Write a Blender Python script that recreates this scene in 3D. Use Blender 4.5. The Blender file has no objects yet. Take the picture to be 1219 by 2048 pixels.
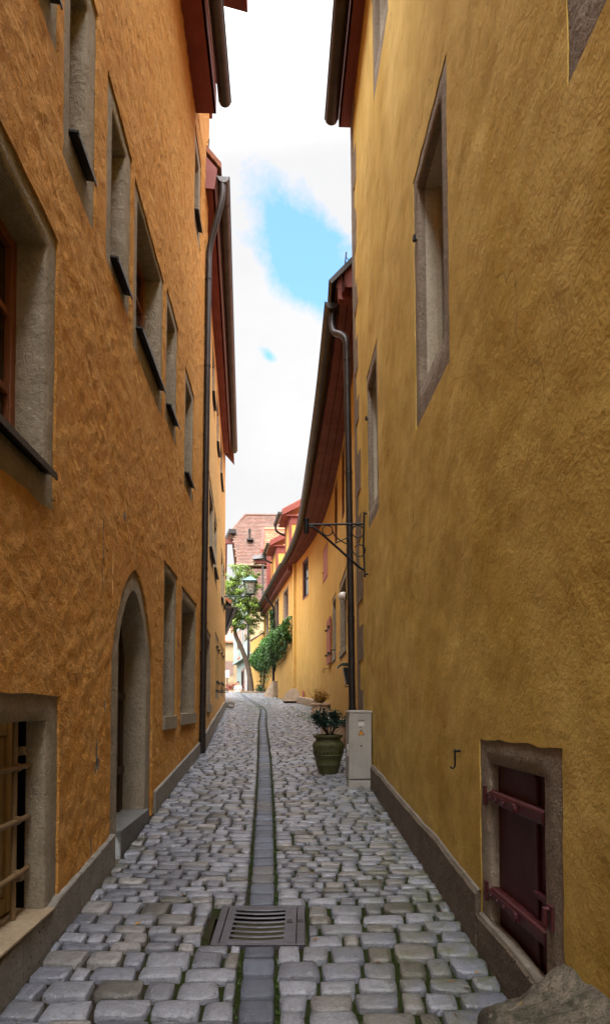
import bpy, bmesh, math, random
from mathutils import Vector, Matrix, noise
R = math.radians
random.seed(7)
rnd = random.random
def U(a, b): return a + (b - a) * random.random()
scene = bpy.context.scene
COL = scene.collection
EYE = 1.55                                   # camera height; H below is height relative to the eye
# ------------------------------------------------------------------ helpers: interpolation
def interp(pts, t, smooth=False):
    if t <= pts[0][0]:
        (a, b), (c, e) = pts[0], pts[1]
        return b + (e - b) * (t - a) / (c - a)
    for i in range(len(pts) - 1):
        (a, b), (c, e) = pts[i], pts[i + 1]
        if t <= c:
            if not smooth: return b + (e - b) * (t - a) / (c - a)
            def sl(k):
                k0, k1 = max(k - 1, 0), min(k + 1, len(pts) - 1)
                return (pts[k1][1] - pts[k0][1]) / (pts[k1][0] - pts[k0][0])
            h = c - a; u = (t - a) / h
            m0, m1 = sl(i) * h, sl(i + 1) * h
            return (2*u**3 - 3*u*u + 1)*b + (u**3 - 2*u*u + u)*m0 + (-2*u**3 + 3*u*u)*e + (u**3 - u*u)*m1
    (a, b), (c, e) = pts[-2], pts[-1]
    return b + (e - b) * (t - a) / (c - a)
GZ = [(-30, -2.4), (0, 0.0), (4, .36), (7, .63), (10, .89), (15, 1.20), (20, 1.48), (25, 1.74), (30, 2.0), (34, 2.27), (37, 2.45), (40, 2.55), (43, 2.55), (50, 2.35), (70, 1.7), (200, 0)]
def gz(d): return interp(GZ, d, True)
XG = [(0.5, -.09), (2.78, -.213), (4.33, -.29), (6.5, -.42), (9.36, -.61), (14.5, -.98), (19.5, -1.30), (21.5, -1.52), (24, -1.88), (30, -2.8), (40, -4.4), (60, -8)]
def xg(d): return interp(XG, d, True)
def ground(x, d): return gz(d) + .018 * min(abs(x - xg(d)), 2.0)
# ------------------------------------------------------------------ mesh builder
class MB:
    def __init__(s): s.v = []; s.f = []; s.c = None
    def vert(s, p, col=None):
        s.v.append((p[0], p[1], p[2]))
        if col is not None:
            if s.c is None: s.c = []
            s.c.append(col)
        return len(s.v) - 1
    def quad(s, a, b, c, d, col=None):
        s.f.append(tuple(s.vert(p, col) for p in (a, b, c, d)))
    def tri(s, a, b, c, col=None): s.f.append(tuple(s.vert(p, col) for p in (a, b, c)))
    def poly(s, pts, col=None): s.f.append(tuple(s.vert(p, col) for p in pts))
    def hexa(s, P):                          # 8 points: bottom 0-3, top 4-7
        i = [s.vert(p) for p in P]
        for q in ((0,3,2,1),(4,5,6,7),(0,1,5,4),(1,2,6,5),(2,3,7,6),(3,0,4,7)): s.f.append(tuple(i[k] for k in q))
    def box(s, x0, x1, y0, y1, z0, z1):
        s.hexa([(x0,y0,z0),(x1,y0,z0),(x1,y1,z0),(x0,y1,z0),(x0,y0,z1),(x1,y0,z1),(x1,y1,z1),(x0,y1,z1)])
    def obox(s, c, ax, ay, az, hx, hy, hz):  # oriented box
        c = Vector(c)
        P = [c + ax*(hx*i) + ay*(hy*j) + az*(hz*k) for k in (-1, 1) for (i, j) in ((-1,-1),(1,-1),(1,1),(-1,1))]
        s.hexa(P)
    def tube(s, pts, r, n=10, cap=True, arc=None, col=None):
        pts = [Vector(p) for p in pts]
        if not isinstance(r, (list, tuple)): r = [r] * len(pts)
        rings = []; up = None
        for i, p in enumerate(pts):
            t = (pts[min(i+1, len(pts)-1)] - pts[max(i-1, 0)]).normalized()
            if up is None:
                up = Vector((0,0,1)) if abs(t.z) < .9 else Vector((0,1,0))
            b = t.cross(up)
            if b.length < 1e-5: b = t.cross(Vector((1,0,0)))
            b.normalize(); up = b.cross(t).normalized()
            a0, a1 = arc if arc else (0, 2*math.pi)
            m = n + 1 if arc else n
            rings.append([s.vert(p + (b*math.cos(a0 + (a1-a0)*k/n) + up*math.sin(a0 + (a1-a0)*k/n)) * r[i], col) for k in range(m)])
        for i in range(len(rings) - 1):
            A, B = rings[i], rings[i+1]
            for k in range(n if not arc else n):
                k2 = (k+1) % n if not arc else k+1
                s.f.append((A[k], A[k2], B[k2], B[k]))
        if cap and not arc:
            s.f.append(tuple(rings[0][::-1])); s.f.append(tuple(rings[-1]))
        return rings
    def lathe(s, prof, c, n=28, col=None, squash=1):
        rings = []
        for (r, z) in prof:
            rings.append([s.vert((c[0] + r*math.cos(2*math.pi*k/n), c[1] + r*math.sin(2*math.pi*k/n)*squash, c[2] + z), col) for k in range(n)])
        for i in range(len(rings)-1):
            for k in range(n): s.f.append((rings[i][k], rings[i][(k+1)%n], rings[i+1][(k+1)%n], rings[i+1][k]))
        s.f.append(tuple(rings[0][::-1])); s.f.append(tuple(rings[-1]))
    def build(s, name, mat, parent=None, smooth=False, bevel=0, recalc=True, angle=None):
        me = bpy.data.meshes.new(name)
        me.from_pydata(s.v, [], s.f)
        if s.c is not None and len(s.c) == len(s.v):
            at = me.color_attributes.new('Col', 'FLOAT_COLOR', 'POINT')
            buf = []
            for c in s.c: buf.extend((c[0], c[1], c[2], 1.0))
            at.data.foreach_set('color', buf)
        if recalc:
            bm = bmesh.new(); bm.from_mesh(me); bmesh.ops.recalc_face_normals(bm, faces=bm.faces); bm.to_mesh(me); bm.free()
        if smooth: me.polygons.foreach_set('use_smooth', [True]*len(me.polygons))
        me.update()
        o = bpy.data.objects.new(name, me); COL.objects.link(o)
        if mat: me.materials.append(mat)
        if bevel:
            b = o.modifiers.new('bevel', 'BEVEL'); b.width = bevel; b.segments = 2; b.limit_method = 'ANGLE'; b.angle_limit = R(40)
        if angle is not None:
            me.polygons.foreach_set('use_smooth', [True]*len(me.polygons))
            bm = bmesh.new(); bm.from_mesh(me)
            for e in bm.edges:
                if len(e.link_faces) == 2 and e.calc_face_angle(0) > R(angle): e.smooth = False
            bm.to_mesh(me); bm.free()
        if parent is not None: adopt(o, parent)
        return o
def adopt(o, parent):
    o.parent = parent
    w = Matrix.Identity(4); p = parent
    w = parent_world(parent)
    o.matrix_parent_inverse = w.inverted()
def parent_world(p):
    m = p.matrix_basis.copy()
    if p.parent: m = parent_world(p.parent) @ p.matrix_parent_inverse @ m
    return m
def thing(name, label, cat, loc=(0,0,0), group=None):
    o = bpy.data.objects.new(name, None); COL.objects.link(o); o.location = loc; o.empty_display_size = .2
    return tag(o, label, cat, group)
def tag(o, label, cat, group=None, kind=None):
    o['label'] = label; o['category'] = cat
    if group: o['group'] = group
    if kind: o['kind'] = kind
    return o
def setting(o, label, cat, kind='structure'):
    o['kind'] = kind; o['label'] = label; o['category'] = cat; return o
# ------------------------------------------------------------------ materials
class NT:
    def __init__(s, name):
        s.m = bpy.data.materials.new(name); s.m.use_nodes = True
        s.t = s.m.node_tree; s.b = s.t.nodes['Principled BSDF']; s.out = s.t.nodes['Material Output']
        s.tc = s.n('ShaderNodeTexCoord')
    def n(s, t, **k):
        x = s.t.nodes.new(t)
        for a, v in k.items(): setattr(x, a, v)
        return x
    def l(s, a, b): s.t.links.new(a, b)
    def put(s, sock, v):
        if hasattr(v, 'is_linked') or hasattr(v, 'links'): s.l(v, sock)
        else:
            if isinstance(v, tuple) and len(v) == 3 and sock.type == 'RGBA': v = v + (1,)
            sock.default_value = v
    def map(s, scale=(1,1,1), rot=(0,0,0), loc=(0,0,0), vec=None):
        x = s.n('ShaderNodeMapping'); s.l(vec or s.tc.outputs['Object'], x.inputs['Vector'])
        x.inputs['Scale'].default_value = scale; x.inputs['Rotation'].default_value = rot; x.inputs['Location'].default_value = loc
        return x.outputs[0]
    def noise(s, scale, detail=4, rough=.55, dist=0, vec=None, kind=None):
        x = s.n('ShaderNodeTexNoise')
        if kind: x.noise_type = kind
        x.inputs['Scale'].default_value = scale; x.inputs['Detail'].default_value = detail; x.inputs['Roughness'].default_value = rough; x.inputs['Distortion'].default_value = dist
        s.l(vec or s.tc.outputs['Object'], x.inputs['Vector'])
        return x.outputs['Fac']
    def voro(s, scale, feature='F1', vec=None, rand=1):
        x = s.n('ShaderNodeTexVoronoi'); x.feature = feature
        x.inputs['Scale'].default_value = scale; x.inputs['Randomness'].default_value = rand
        s.l(vec or s.tc.outputs['Object'], x.inputs['Vector'])
        return x.outputs['Distance']
    def ramp(s, f, stops, mode='LINEAR'):
        x = s.n('ShaderNodeValToRGB'); s.l(f, x.inputs[0]); cr = x.color_ramp; cr.interpolation = mode
        while len(cr.elements) < len(stops): cr.elements.new(.5)
        for e, (p, c) in zip(cr.elements, stops):
            e.position = p; e.color = (c, c, c, 1) if not isinstance(c, tuple) else c + (1,) if len(c) == 3 else c
        return x.outputs[0]
    def mix(s, f, a, b, mode='MIX'):
        x = s.n('ShaderNodeMix'); x.data_type = 'RGBA'; x.blend_type = mode
        s.put(x.inputs[0], f); s.put(x.inputs[6], a); s.put(x.inputs[7], b)
        return x.outputs[2]
    def math(s, op, a, b=0, c=0):
        x = s.n('ShaderNodeMath'); x.operation = op
        s.put(x.inputs[0], a); s.put(x.inputs[1], b); s.put(x.inputs[2], c)
        return x.outputs[0]
    def bump(s, h, dist, strength=1.0, prev=None):
        x = s.n('ShaderNodeBump'); x.inputs['Distance'].default_value = dist; x.inputs['Strength'].default_value = strength
        s.l(h, x.inputs['Height'])
        if prev: s.l(prev, x.inputs['Normal'])
        return x.outputs[0]
    def done(s, col=None, rough=.8, metal=0, normal=None, spec=.5):
        if col is not None: s.put(s.b.inputs['Base Color'], col)
        s.put(s.b.inputs['Roughness'], rough); s.put(s.b.inputs['Metallic'], metal)
        s.b.inputs['Specular IOR Level'].default_value = spec
        if normal: s.l(normal, s.b.inputs['Normal'])
        return s.m
    def sep(s, axis, vec=None):
        x = s.n('ShaderNodeSeparateXYZ'); s.l(vec or s.tc.outputs['Object'], x.inputs[0]); return x.outputs[axis]
def plaster_rough(name, c1, c2, c3, amp=1.0, chips=()):
    k = NT(name)
    vd = k.map((1, 1, 1), (R(38), 0, 0))
    v1 = k.map((1, 5.5, 11), vec=vd)
    strokes = k.noise(1.0, 6, .66, .35, v1); iso = k.noise(11, 6, .70, .3)
    sel = k.ramp(k.noise(1.1, 3), [(.36, .25), (.64, .8)])
    st = k.mix(sel, k.ramp(iso, [(.30, 0.0), (.70, 1.0)]), k.ramp(strokes, [(.30, 0.0), (.70, 1.0)]))
    grain = k.noise(80, 3, .65); lump = k.noise(6, 4, .6, .2)
    nb = k.bump(st, .030*amp, 1.0)
    nb = k.bump(lump, .028*amp, 1.0, nb)
    nb = k.bump(grain, .0055*amp, 1.0, nb)
    big = k.noise(.9, 4, .6); med = k.noise(5, 4, .65)
    col = k.mix(k.ramp(big, [(.35, 0.0), (.66, 1.0)]), c1, c2)
    col = k.mix(k.ramp(med, [(.42, 0.0), (.75, .55)]), col, c3)
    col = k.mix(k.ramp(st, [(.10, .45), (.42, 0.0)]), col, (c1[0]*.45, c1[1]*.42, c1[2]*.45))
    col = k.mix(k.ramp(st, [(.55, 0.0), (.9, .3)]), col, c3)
    # weathering: greyer streaks running down
    vs = k.map((3, 3, .18)); streak = k.ramp(k.noise(1.4, 4, .6, 0, vs), [(.56, 0.0), (.8, .35)])
    col = k.mix(streak, col, (c2[0]*.75, c2[1]*.8, c2[2]*1.1))
    for (y, z, ry, rz) in chips:
        sub = k.n('ShaderNodeMapping'); sub.vector_type = 'TEXTURE'; k.l(k.tc.outputs['Object'], sub.inputs['Vector'])
        sub.inputs['Location'].default_value = (-1.35, y, z); sub.inputs['Scale'].default_value = (3, ry, rz)
        ln_ = k.n('ShaderNodeVectorMath'); ln_.operation = 'LENGTH'; k.l(sub.outputs[0], ln_.inputs[0])
        e = k.math('ADD', ln_.outputs['Value'], k.math('MULTIPLY', k.math('SUBTRACT', k.noise(26, 4, .65), .5), 1.6))
        f = k.ramp(e, [(.80, 1.0), (.92, 0.0)])
        col = k.mix(f, col, k.mix(k.noise(50, 3), (.12, .095, .07), (.26, .22, .17)))
        inv = k.math('SUBTRACT', 1.0, f); nb = k.bump(inv, .018, 1.0, nb)
    return k.done(col, .93, normal=nb, spec=.2)
def plaster_smooth(name, c1, c2, c3, grain=.0014):
    k = NT(name)
    g1 = k.noise(120, 2, .5); g2 = k.noise(52, 2, .5, 0); lump = k.noise(4.5, 4, .6)
    tv = k.map((1, 1.25, .9), (R(25), 0, 0)); trowel = k.noise(2.2, 3, .5, .3, tv)
    nb = k.bump(trowel, .024, .8)
    nb = k.bump(lump, .014, .8, nb)
    nb = k.bump(g2, grain*1.8, 1.0, nb); nb = k.bump(g1, grain*1.0, 1.0, nb)
    vs = k.map((1, 1.2, .6)); big = k.noise(.8, 5, .62, .3, vs); med = k.noise(3.2, 5, .65, .2)
    col = k.mix(k.ramp(big, [(.34, 0.0), (.64, 1.0)]), c1, c2)
    col = k.mix(k.ramp(med, [(.45, 0.0), (.72, .7)]), col, c3)
    vs2 = k.map((2.2, 2.2, .4)); st = k.ramp(k.noise(1.2, 5, .65, .4, vs2), [(.55, 0.0), (.8, .35)])
    col = k.mix(st, col, (c3[0]*.7, c3[1]*.68, c3[2]*.75))
    spk = k.ramp(k.noise(60, 2, .6), [(.66, 0.0), (.74, .35)])
    col = k.mix(spk, col, (c1[0]*.5, c1[1]*.48, c1[2]*.5))
    crk = k.n('ShaderNodeTexVoronoi'); crk.feature = 'DISTANCE_TO_EDGE'; crk.inputs['Scale'].default_value = .55
    wob = k.n('ShaderNodeVectorMath'); wob.operation = 'ADD'; k.l(k.tc.outputs['Object'], wob.inputs[0])
    wn = k.n('ShaderNodeTexNoise'); wn.inputs['Scale'].default_value = 2.5; wn.inputs['Detail'].default_value = 5; k.l(k.tc.outputs['Object'], wn.inputs['Vector']); k.l(wn.outputs['Color'], wob.inputs[1]); k.l(wob.outputs[0], crk.inputs['Vector'])
    ck = k.math('MULTIPLY', k.ramp(crk.outputs['Distance'], [(.0, 1.0), (.006, 0.0)]), k.ramp(k.noise(.9, 3), [(.52, 0.0), (.62, .55)]))
    col = k.mix(ck, col, (c1[0]*.3, c1[1]*.28, c1[2]*.3))
    splash = k.math('MULTIPLY', k.ramp(k.math('ADD', k.math('MULTIPLY', k.sep(2), .55), k.math('MULTIPLY', k.math('MULTIPLY', k.sep(1), -.05), 1.0)), [(.12, 1.0), (.75, 0.0)]), k.ramp(k.noise(2.4, 5, .7), [(.32, .15), (.7, .7)]))
    col = k.mix(splash, col, (c1[0]*.5, c1[1]*.5, c1[2]*.62))
    return k.done(col, .92, normal=nb, spec=.2)
def stone_mat(name, c1, c2, pit=0.0, rough=.9, bump=.006, scale=1.0):
    k = NT(name)
    n1 = k.noise(7*scale, 5, .65); n2 = k.noise(40*scale, 4, .65); n3 = k.noise(180*scale, 2, .5)
    col = k.mix(k.ramp(n1, [(.35, 0.0), (.68, 1.0)]), c1, c2)
    col = k.mix(k.ramp(n2, [(.3, .45), (.55, 0.0)]), col, (c1[0]*.5, c1[1]*.5, c1[2]*.5))
    nb = k.bump(n1, bump*3, .8); nb = k.bump(n2, bump*1.2, 1.0, nb); nb = k.bump(n3, bump*.35, 1.0, nb)
    if pit:
        p = k.voro(28*scale); pf = k.ramp(p, [(.10, 0.0), (.24, 1.0)])
        sel = k.ramp(k.noise(11*scale, 2), [(.46, 1.0), (.56, 0.0)])
        pf2 = k.math('MAXIMUM', pf, sel)
        col = k.mix(pf2, (c1[0]*.16, c1[1]*.16, c1[2]*.16), col)
        nb = k.bump(pf2, pit, 1.0, nb)
    return k.done(col, rough, normal=nb, spec=.3)
def paint_mat(name, c, rough=.6, wear=.3, bump=.0012, spec=.4, wearcol=None):
    k = NT(name)
    v = k.map((6, 6, .8)); g = k.noise(9, 4, .6, .2, v); n = k.noise(3, 5, .65)
    col = k.mix(k.ramp(n, [(.3, 0.0), (.75, 1.0)]), c, (c[0]*.72, c[1]*.72, c[2]*.72))
    wc = wearcol or (c[0]*1.5+.02, c[1]*1.5+.02, c[2]*1.5+.02)
    col = k.mix(k.ramp(k.noise(26, 5, .7), [(.56, 0.0), (.72, wear)]), col, wc)
    nb = k.bump(g, bump*2); nb = k.bump(k.noise(120, 2), bump*.4, 1, nb)
    return k.done(col, k.ramp(n, [(.3, rough-.08), (.7, rough+.1)]), normal=nb, spec=spec)
def metal_mat(name, c, rough=.45, metal=.6):
    k = NT(name)
    n = k.noise(4, 5, .65); n2 = k.noise(45, 3, .6)
    col = k.mix(k.ramp(n, [(.35, 0.0), (.7, 1.0)]), c, (c[0]*.55, c[1]*.55, c[2]*.55))
    col = k.mix(k.ramp(n2, [(.55, 0.0), (.8, .3)]), col, (c[0]*1.6+.01, c[1]*1.5+.01, c[2]*1.4+.01))
    return k.done(col, k.ramp(n2, [(.3, rough-.1), (.7, rough+.15)]), metal, k.bump(n2, .0006))
def attr_mat(name, rough=.8, spec=.4, var=.25, nscale=30, bump=.003, extra=None):
    k = NT(name); a = k.n('ShaderNodeAttribute'); a.attribute_name = 'Col'
    n1 = k.noise(nscale, 4, .65); n2 = k.noise(nscale*4, 3, .6)
    dark = k.mix(1.0, a.outputs['Color'], (1-var*1.6,)*3, 'MULTIPLY')
    col = k.mix(k.ramp(n1, [(.3, 0.0), (.6, 1.0)]), dark, a.outputs['Color'])
    if extra: col = extra(k, col)
    nb = k.bump(n1, bump*2); nb = k.bump(n2, bump*.6, 1, nb)
    return k.done(col, rough, normal=nb, spec=spec)
def leaf_mat(name):
    k = NT(name); a = k.n('ShaderNodeAttribute'); a.attribute_name = 'Col'
    m = k.done(a.outputs['Color'], .5, spec=.4)
    tr = k.n('ShaderNodeBsdfTranslucent'); k.l(a.outputs['Color'], tr.inputs['Color'])
    mx = k.n('ShaderNodeMixShader'); mx.inputs[0].default_value = .3
    k.l(k.b.outputs[0], mx.inputs[1]); k.l(tr.outputs[0], mx.inputs[2]); k.l(mx.outputs[0], k.out.inputs[0])
    return m
M = {}
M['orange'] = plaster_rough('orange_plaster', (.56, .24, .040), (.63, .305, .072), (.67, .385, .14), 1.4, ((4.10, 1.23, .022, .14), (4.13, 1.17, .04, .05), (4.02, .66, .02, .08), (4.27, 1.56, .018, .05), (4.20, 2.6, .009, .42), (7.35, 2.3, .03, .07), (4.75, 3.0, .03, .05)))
M['orange2'] = plaster_rough('orange_plaster_far', (.55, .315, .10), (.60, .36, .135), (.64, .40, .18), .9)
M['ochre'] = plaster_smooth('ochre_plaster', (.53, .33, .050), (.72, .51, .15), (.50, .325, .065))
M['yellow'] = plaster_smooth('yellow_plaster', (.56, .325, .075), (.59, .37, .11), (.52, .30, .075), .0015)
M['yellow2'] = plaster_smooth('warm_yellow_plaster', (.53, .295, .070), (.56, .33, .10), (.47, .265, .065), .0012)
M['cream'] = plaster_smooth('cream_plaster', (.42, .31, .17), (.45, .34, .20), (.38, .28, .15), .001)
M['mint'] = plaster_smooth('mint_plaster', (.33, .40, .355), (.35, .415, .375), (.31, .375, .33), .001)
M['surround'] = stone_mat('beige_stone', (.265, .22, .16), (.35, .295, .22), 0, .92, .012)
M['surround_r'] = stone_mat('brown_stone', (.235, .185, .135), (.31, .25, .185), 0, .92, .009)
M['jamb_r'] = stone_mat('pale_reveal', (.52, .47, .35), (.58, .53, .41), 0, .92, .002)
M['plinth'] = stone_mat('grey_plinth_stone', (.19, .175, .15), (.26, .24, .21), .01, .85, .003)
M['plinth_r'] = stone_mat('dark_plinth_stone', (.105, .078, .055), (.16, .125, .09), .006, .93, .006)
M['mortar'] = stone_mat('pale_mortar', (.17, .145, .115), (.23, .20, .16), 0, .95, .003)
M['quoin'] = stone_mat('brown_quoin', (.17, .12, .075), (.24, .175, .115), 0, .95, .008)
M['tan_sill'] = stone_mat('tan_sill', (.30, .22, .14), (.38, .30, .20), 0, .85, .003)
M['red'] = paint_mat('oxide_red_boards', (.20, .036, .022), .6, .15)
M['red_dark'] = paint_mat('dark_red_boards', (.17, .035, .022), .6, .12)
M['maroon'] = paint_mat('maroon_door_paint', (.070, .010, .013), .55, .15, .0015, wearcol=(.14, .05, .05))
M['maroon_iron'] = paint_mat('maroon_iron_paint', (.068, .009, .011), .5, .4, .0015, wearcol=(.15, .06, .055))
M['zinc'] = metal_mat('brown_zinc', (.042, .034, .031), .42, .5)
M['zinc_grey'] = metal_mat('grey_zinc', (.075, .068, .068), .42, .6)
M['sill'] = metal_mat('dark_sill_sheet', (.028, .026, .027), .4, .3)
M['iron'] = metal_mat('black_iron', (.012, .012, .014), .5, .4)
M['wood'] = paint_mat('orange_brown_wood', (.21, .065, .018), .55, .2)
M['wood_dark'] = paint_mat('dark_brown_wood', (.045, .022, .012), .6, .2)
M['yel_wood'] = paint_mat('yellowed_frame_wood', (.36, .24, .09), .6, .25)
M['shut_y'] = paint_mat('ochre_shutter_wood', (.42, .25, .075), .65, .2)
M['shut_r'] = paint_mat('pinkish_red_shutter', (.42, .13, .085), .65, .25)
M['bar'] = paint_mat('tan_painted_bar', (.24, .155, .075), .6, .3)
k = NT('dark_glass'); M['glass'] = k.done(k.mix(k.ramp(k.noise(2.0, 2), [(.4, 0.0), (.6, 1.0)]), (.012, .012, .012), (.03, .028, .025)), .08, normal=k.bump(k.noise(3, 2), .004), spec=.6)
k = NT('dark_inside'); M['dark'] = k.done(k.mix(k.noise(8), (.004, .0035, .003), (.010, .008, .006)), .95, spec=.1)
M['cabinet'] = paint_mat('grey_cabinet', (.42, .40, .355), .55, .08, .0004, wearcol=(.33, .31, .27))
M['cab_dark'] = paint_mat('cabinet_seam', (.03, .03, .03), .7, .1)
M['white'] = paint_mat('white_plate', (.72, .70, .67), .5, .05, .0003)
M['globe'] = paint_mat('opal_white', (.80, .78, .76), .3, .0, .0001)
M['sign_y'] = paint_mat('sign_amber', (.80, .33, .02), .5, .05, .0002)
M['sign_k'] = paint_mat('sign_black', (.012, .010, .008), .5, .0, .0002)
M['pot_g'] = paint_mat('green_glaze', (.080, .082, .026), .5, .5, .003, .4, wearcol=(.17, .19, .085))
M['pot_t'] = stone_mat('tan_clay', (.40, .27, .17), (.50, .37, .26), 0, .85, .003)
M['soil'] = stone_mat('potting_soil', (.018, .013, .009), (.035, .026, .018), 0, 1, .01)
M['bark'] = stone_mat('tree_bark', (.075, .052, .034), (.14, .10, .07), 0, .95, .014)
M['twig'] = stone_mat('twig_bark', (.05, .03, .018), (.09, .055, .03), 0, .95, .004)
M['leaf'] = leaf_mat('leaves')
M['green_metal'] = metal_mat('verdigris_paint', (.035, .105, .085), .45, .1)
M['copper'] = metal_mat('green_copper_roof', (.16, .33, .28), .5, .2)
M['box_green'] = metal_mat('blue_green_box', (.012, .026, .028), .35, .2)
M['box_lid'] = metal_mat('blue_green_lid', (.035, .085, .095), .3, .3)
M['cast'] = metal_mat('cast_iron_grate', (.11, .104, .118), .42, .45)
M['milk'] = paint_mat('milky_lamp_glass', (.62, .60, .55), .25, .05, .0001)
M['skin'] = paint_mat('skin', (.50, .28, .19), .6, 0, .0001)
M['shirt'] = paint_mat('white_shirt', (.45, .45, .45), .85, 0, .0004)
M['trousers'] = paint_mat('dark_trousers', (.03, .035, .05), .85, 0, .0004)
M['hair'] = paint_mat('dark_hair', (.02, .014, .01), .6, 0, .001)
M['far_white'] = paint_mat('white_paint', (.40, .40, .39), .5, .05, .0005)
M['brown_frame'] = paint_mat('taupe_frames', (.24, .15, .115), .6, .1, .0005)
def roof_extra(k, col): return k.mix(k.ramp(k.noise(1.1, 4, .6), [(.5, 0.0), (.8, .45)]), col, (.16, .13, .10))
M['tiles'] = attr_mat('clay_tiles', .88, .25, .25, 14, .004, roof_extra)
def cobble_extra(k, col):
    pos = k.sep(0); dep = k.sep(1)
    n = k.noise(6, 5, .7, .3); fine = k.noise(70, 3, .7)
    f = k.ramp(fine, [(.34, 0.55), (.48, 0.0)])
    col = k.mix(f, col, (.05, .045, .04))
    pale = k.ramp(k.noise(120, 2, .6), [(.62, 0.0), (.74, .35)])
    col = k.mix(pale, col, (.55, .53, .50))
    right = k.math('MULTIPLY', k.ramp(k.math('MULTIPLY_ADD', pos, .4, .42), [(.40, 0.0), (.75, 1.0)]), k.ramp(k.math('MULTIPLY', dep, .1), [(.55, 1.0), (.9, .35)]))
    g = k.math('MULTIPLY', k.ramp(n, [(.42, 0.0), (.66, .85)]), right)
    return k.mix(g, col, (.095, .105, .032))
M['cobble'] = attr_mat('worn_setts', .31, .6, .20, 18, .0042, cobble_extra)
k = M['cobble'].node_tree.nodes['Principled BSDF']
def gutter_extra(k, col): return k.mix(k.ramp(k.noise(90, 2, .6), [(.60, 0.0), (.75, .3)]), col, (.40, .40, .40))
M['gutter_stone'] = attr_mat('basalt_setts', .55, .5, .15, 25, .002, gutter_extra)
k = NT('joint_sand_moss')
sand = k.mix(k.noise(60, 3, .6), (.022, .017, .012), (.062, .048, .033))
mossc = k.mix(k.noise(45, 3, .6), (.014, .020, .005), (.038, .050, .012))
px_, py_ = k.sep(0), k.sep(1)
mmask = k.math('ADD', k.noise(2.2, 4, .7, .5), k.math('MULTIPLY', k.ramp(k.math('MULTIPLY_ADD', px_, .3, .5), [(.22, 0.0), (.60, 1.0)]), .24))
M['joint'] = k.done(k.mix(k.ramp(mmask, [(.51, 0.0), (.63, 1.0)]), sand, mossc), 1.0, normal=k.bump(k.noise(55, 4, .7), .02), spec=.1)
k = NT('earth'); M['earth'] = k.done(k.mix(k.noise(.3, 5), (.05, .06, .03), (.10, .085, .05)), 1.0, spec=.1)
M['boulder'] = None
k = NT('lichen_boulder')
n1 = k.noise(5, 6, .7, .4); n2 = k.noise(22, 5, .7); n3 = k.noise(90, 3, .65)
c = k.mix(k.ramp(n1, [(.38, 0.0), (.62, 1.0)]), (.075, .065, .05), (.23, .195, .15))
c = k.mix(k.ramp(k.noise(9, 5, .7, .6), [(.5, 0.0), (.63, .8)]), c, (.055, .062, .035))
c = k.mix(k.ramp(n2, [(.58, 0.0), (.72, .8)]), c, (.33, .295, .235))
c = k.mix(k.ramp(k.noise(13, 2, .5), [(.70, 0.0), (.73, .7)]), c, (.42, .25, .04))
c = k.mix(k.ramp(n3, [(.3, .6), (.45, 0.0)]), c, (.03, .026, .02))
M['boulder'] = k.done(c, .95, normal=k.bump(n3, .006, 1, k.bump(n2, .022, 1, k.bump(n1, .05))), spec=.2)
M['step_stone'] = stone_mat('blue_grey_step', (.11, .11, .108), (.16, .16, .155), 0, .6, .002)
M['buttress'] = stone_mat('brown_buttress_stone', (.20, .14, .09), (.30, .22, .15), 0, .95, .01)
M['ledge'] = stone_mat('tan_ledge_stone', (.22, .155, .10), (.30, .22, .15), 0, .95, .006)
# ------------------------------------------------------------------ facades
class Facade:
    def __init__(s, xf, side, lean=0.0): s.xf, s.side, s.lean = xf, side, lean
    def p(s, d, h, off=0.0):
        e = .05; dx = (s.xf(d+e) - s.xf(d-e)) / (2*e); q = math.sqrt(1 + dx*dx)
        nx, ny = (1/q, -dx/q) if s.side > 0 else (-1/q, dx/q)
        return Vector((s.xf(d) + s.side*s.lean*h + nx*off, d + ny*off, EYE + h))
    def g(s, d): return ground(s.xf(d), d) - EYE       # ground as H
FA = Facade(lambda d: -1.205 - .0406*d, 1, .013)
FB = Facade(lambda d: -.65 - .096*d, 1)
FR = Facade(lambda d: 1.037 - .0397*d, -1, .013)
P2 = [(8.0, .80), (11, .82), (14, .80), (17.2, .69), (19.5, .50), (22, .16), (24.2, -.27), (26, -.64)]
FY = Facade(lambda d: interp(P2, d, True), -1)
FZ = Facade(lambda d: -.40 - .16*(d - 24.6), -1)
def fbox(mb, f, d0, d1, h0, h1, o0, o1, n=1):
    for i in range(n):
        a, b = d0 + (d1-d0)*i/n, d0 + (d1-d0)*(i+1)/n
        P = [f.p(a,h0,o0), f.p(b,h0,o0), f.p(b,h0,o1), f.p(a,h0,o1), f.p(a,h1,o0), f.p(b,h1,o0), f.p(b,h1,o1), f.p(a,h1,o1)]
        if n == 1: mb.hexa(P)
        else:
            mb.quad(P[0],P[1],P[2],P[3]); mb.quad(P[4],P[5],P[6],P[7]); mb.quad(P[3],P[2],P[6],P[7]); mb.quad(P[0],P[1],P[5],P[4])
            if i == 0: mb.quad(P[0],P[3],P[7],P[4])
            if i == n-1: mb.quad(P[1],P[2],P[6],P[5])
def axis(a, b, step, cuts):
    n = max(1, int(round((b-a)/step)))
    u = [a + (b-a)*i/n for i in range(n+1)]
    cuts = sorted(set(round(c, 4) for c in cuts if a < c < b))
    u = [x for x in u if all(abs(x-c) > step*.45 for c in cuts) or x in (a, b)]
    return sorted(u + cuts)
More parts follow.
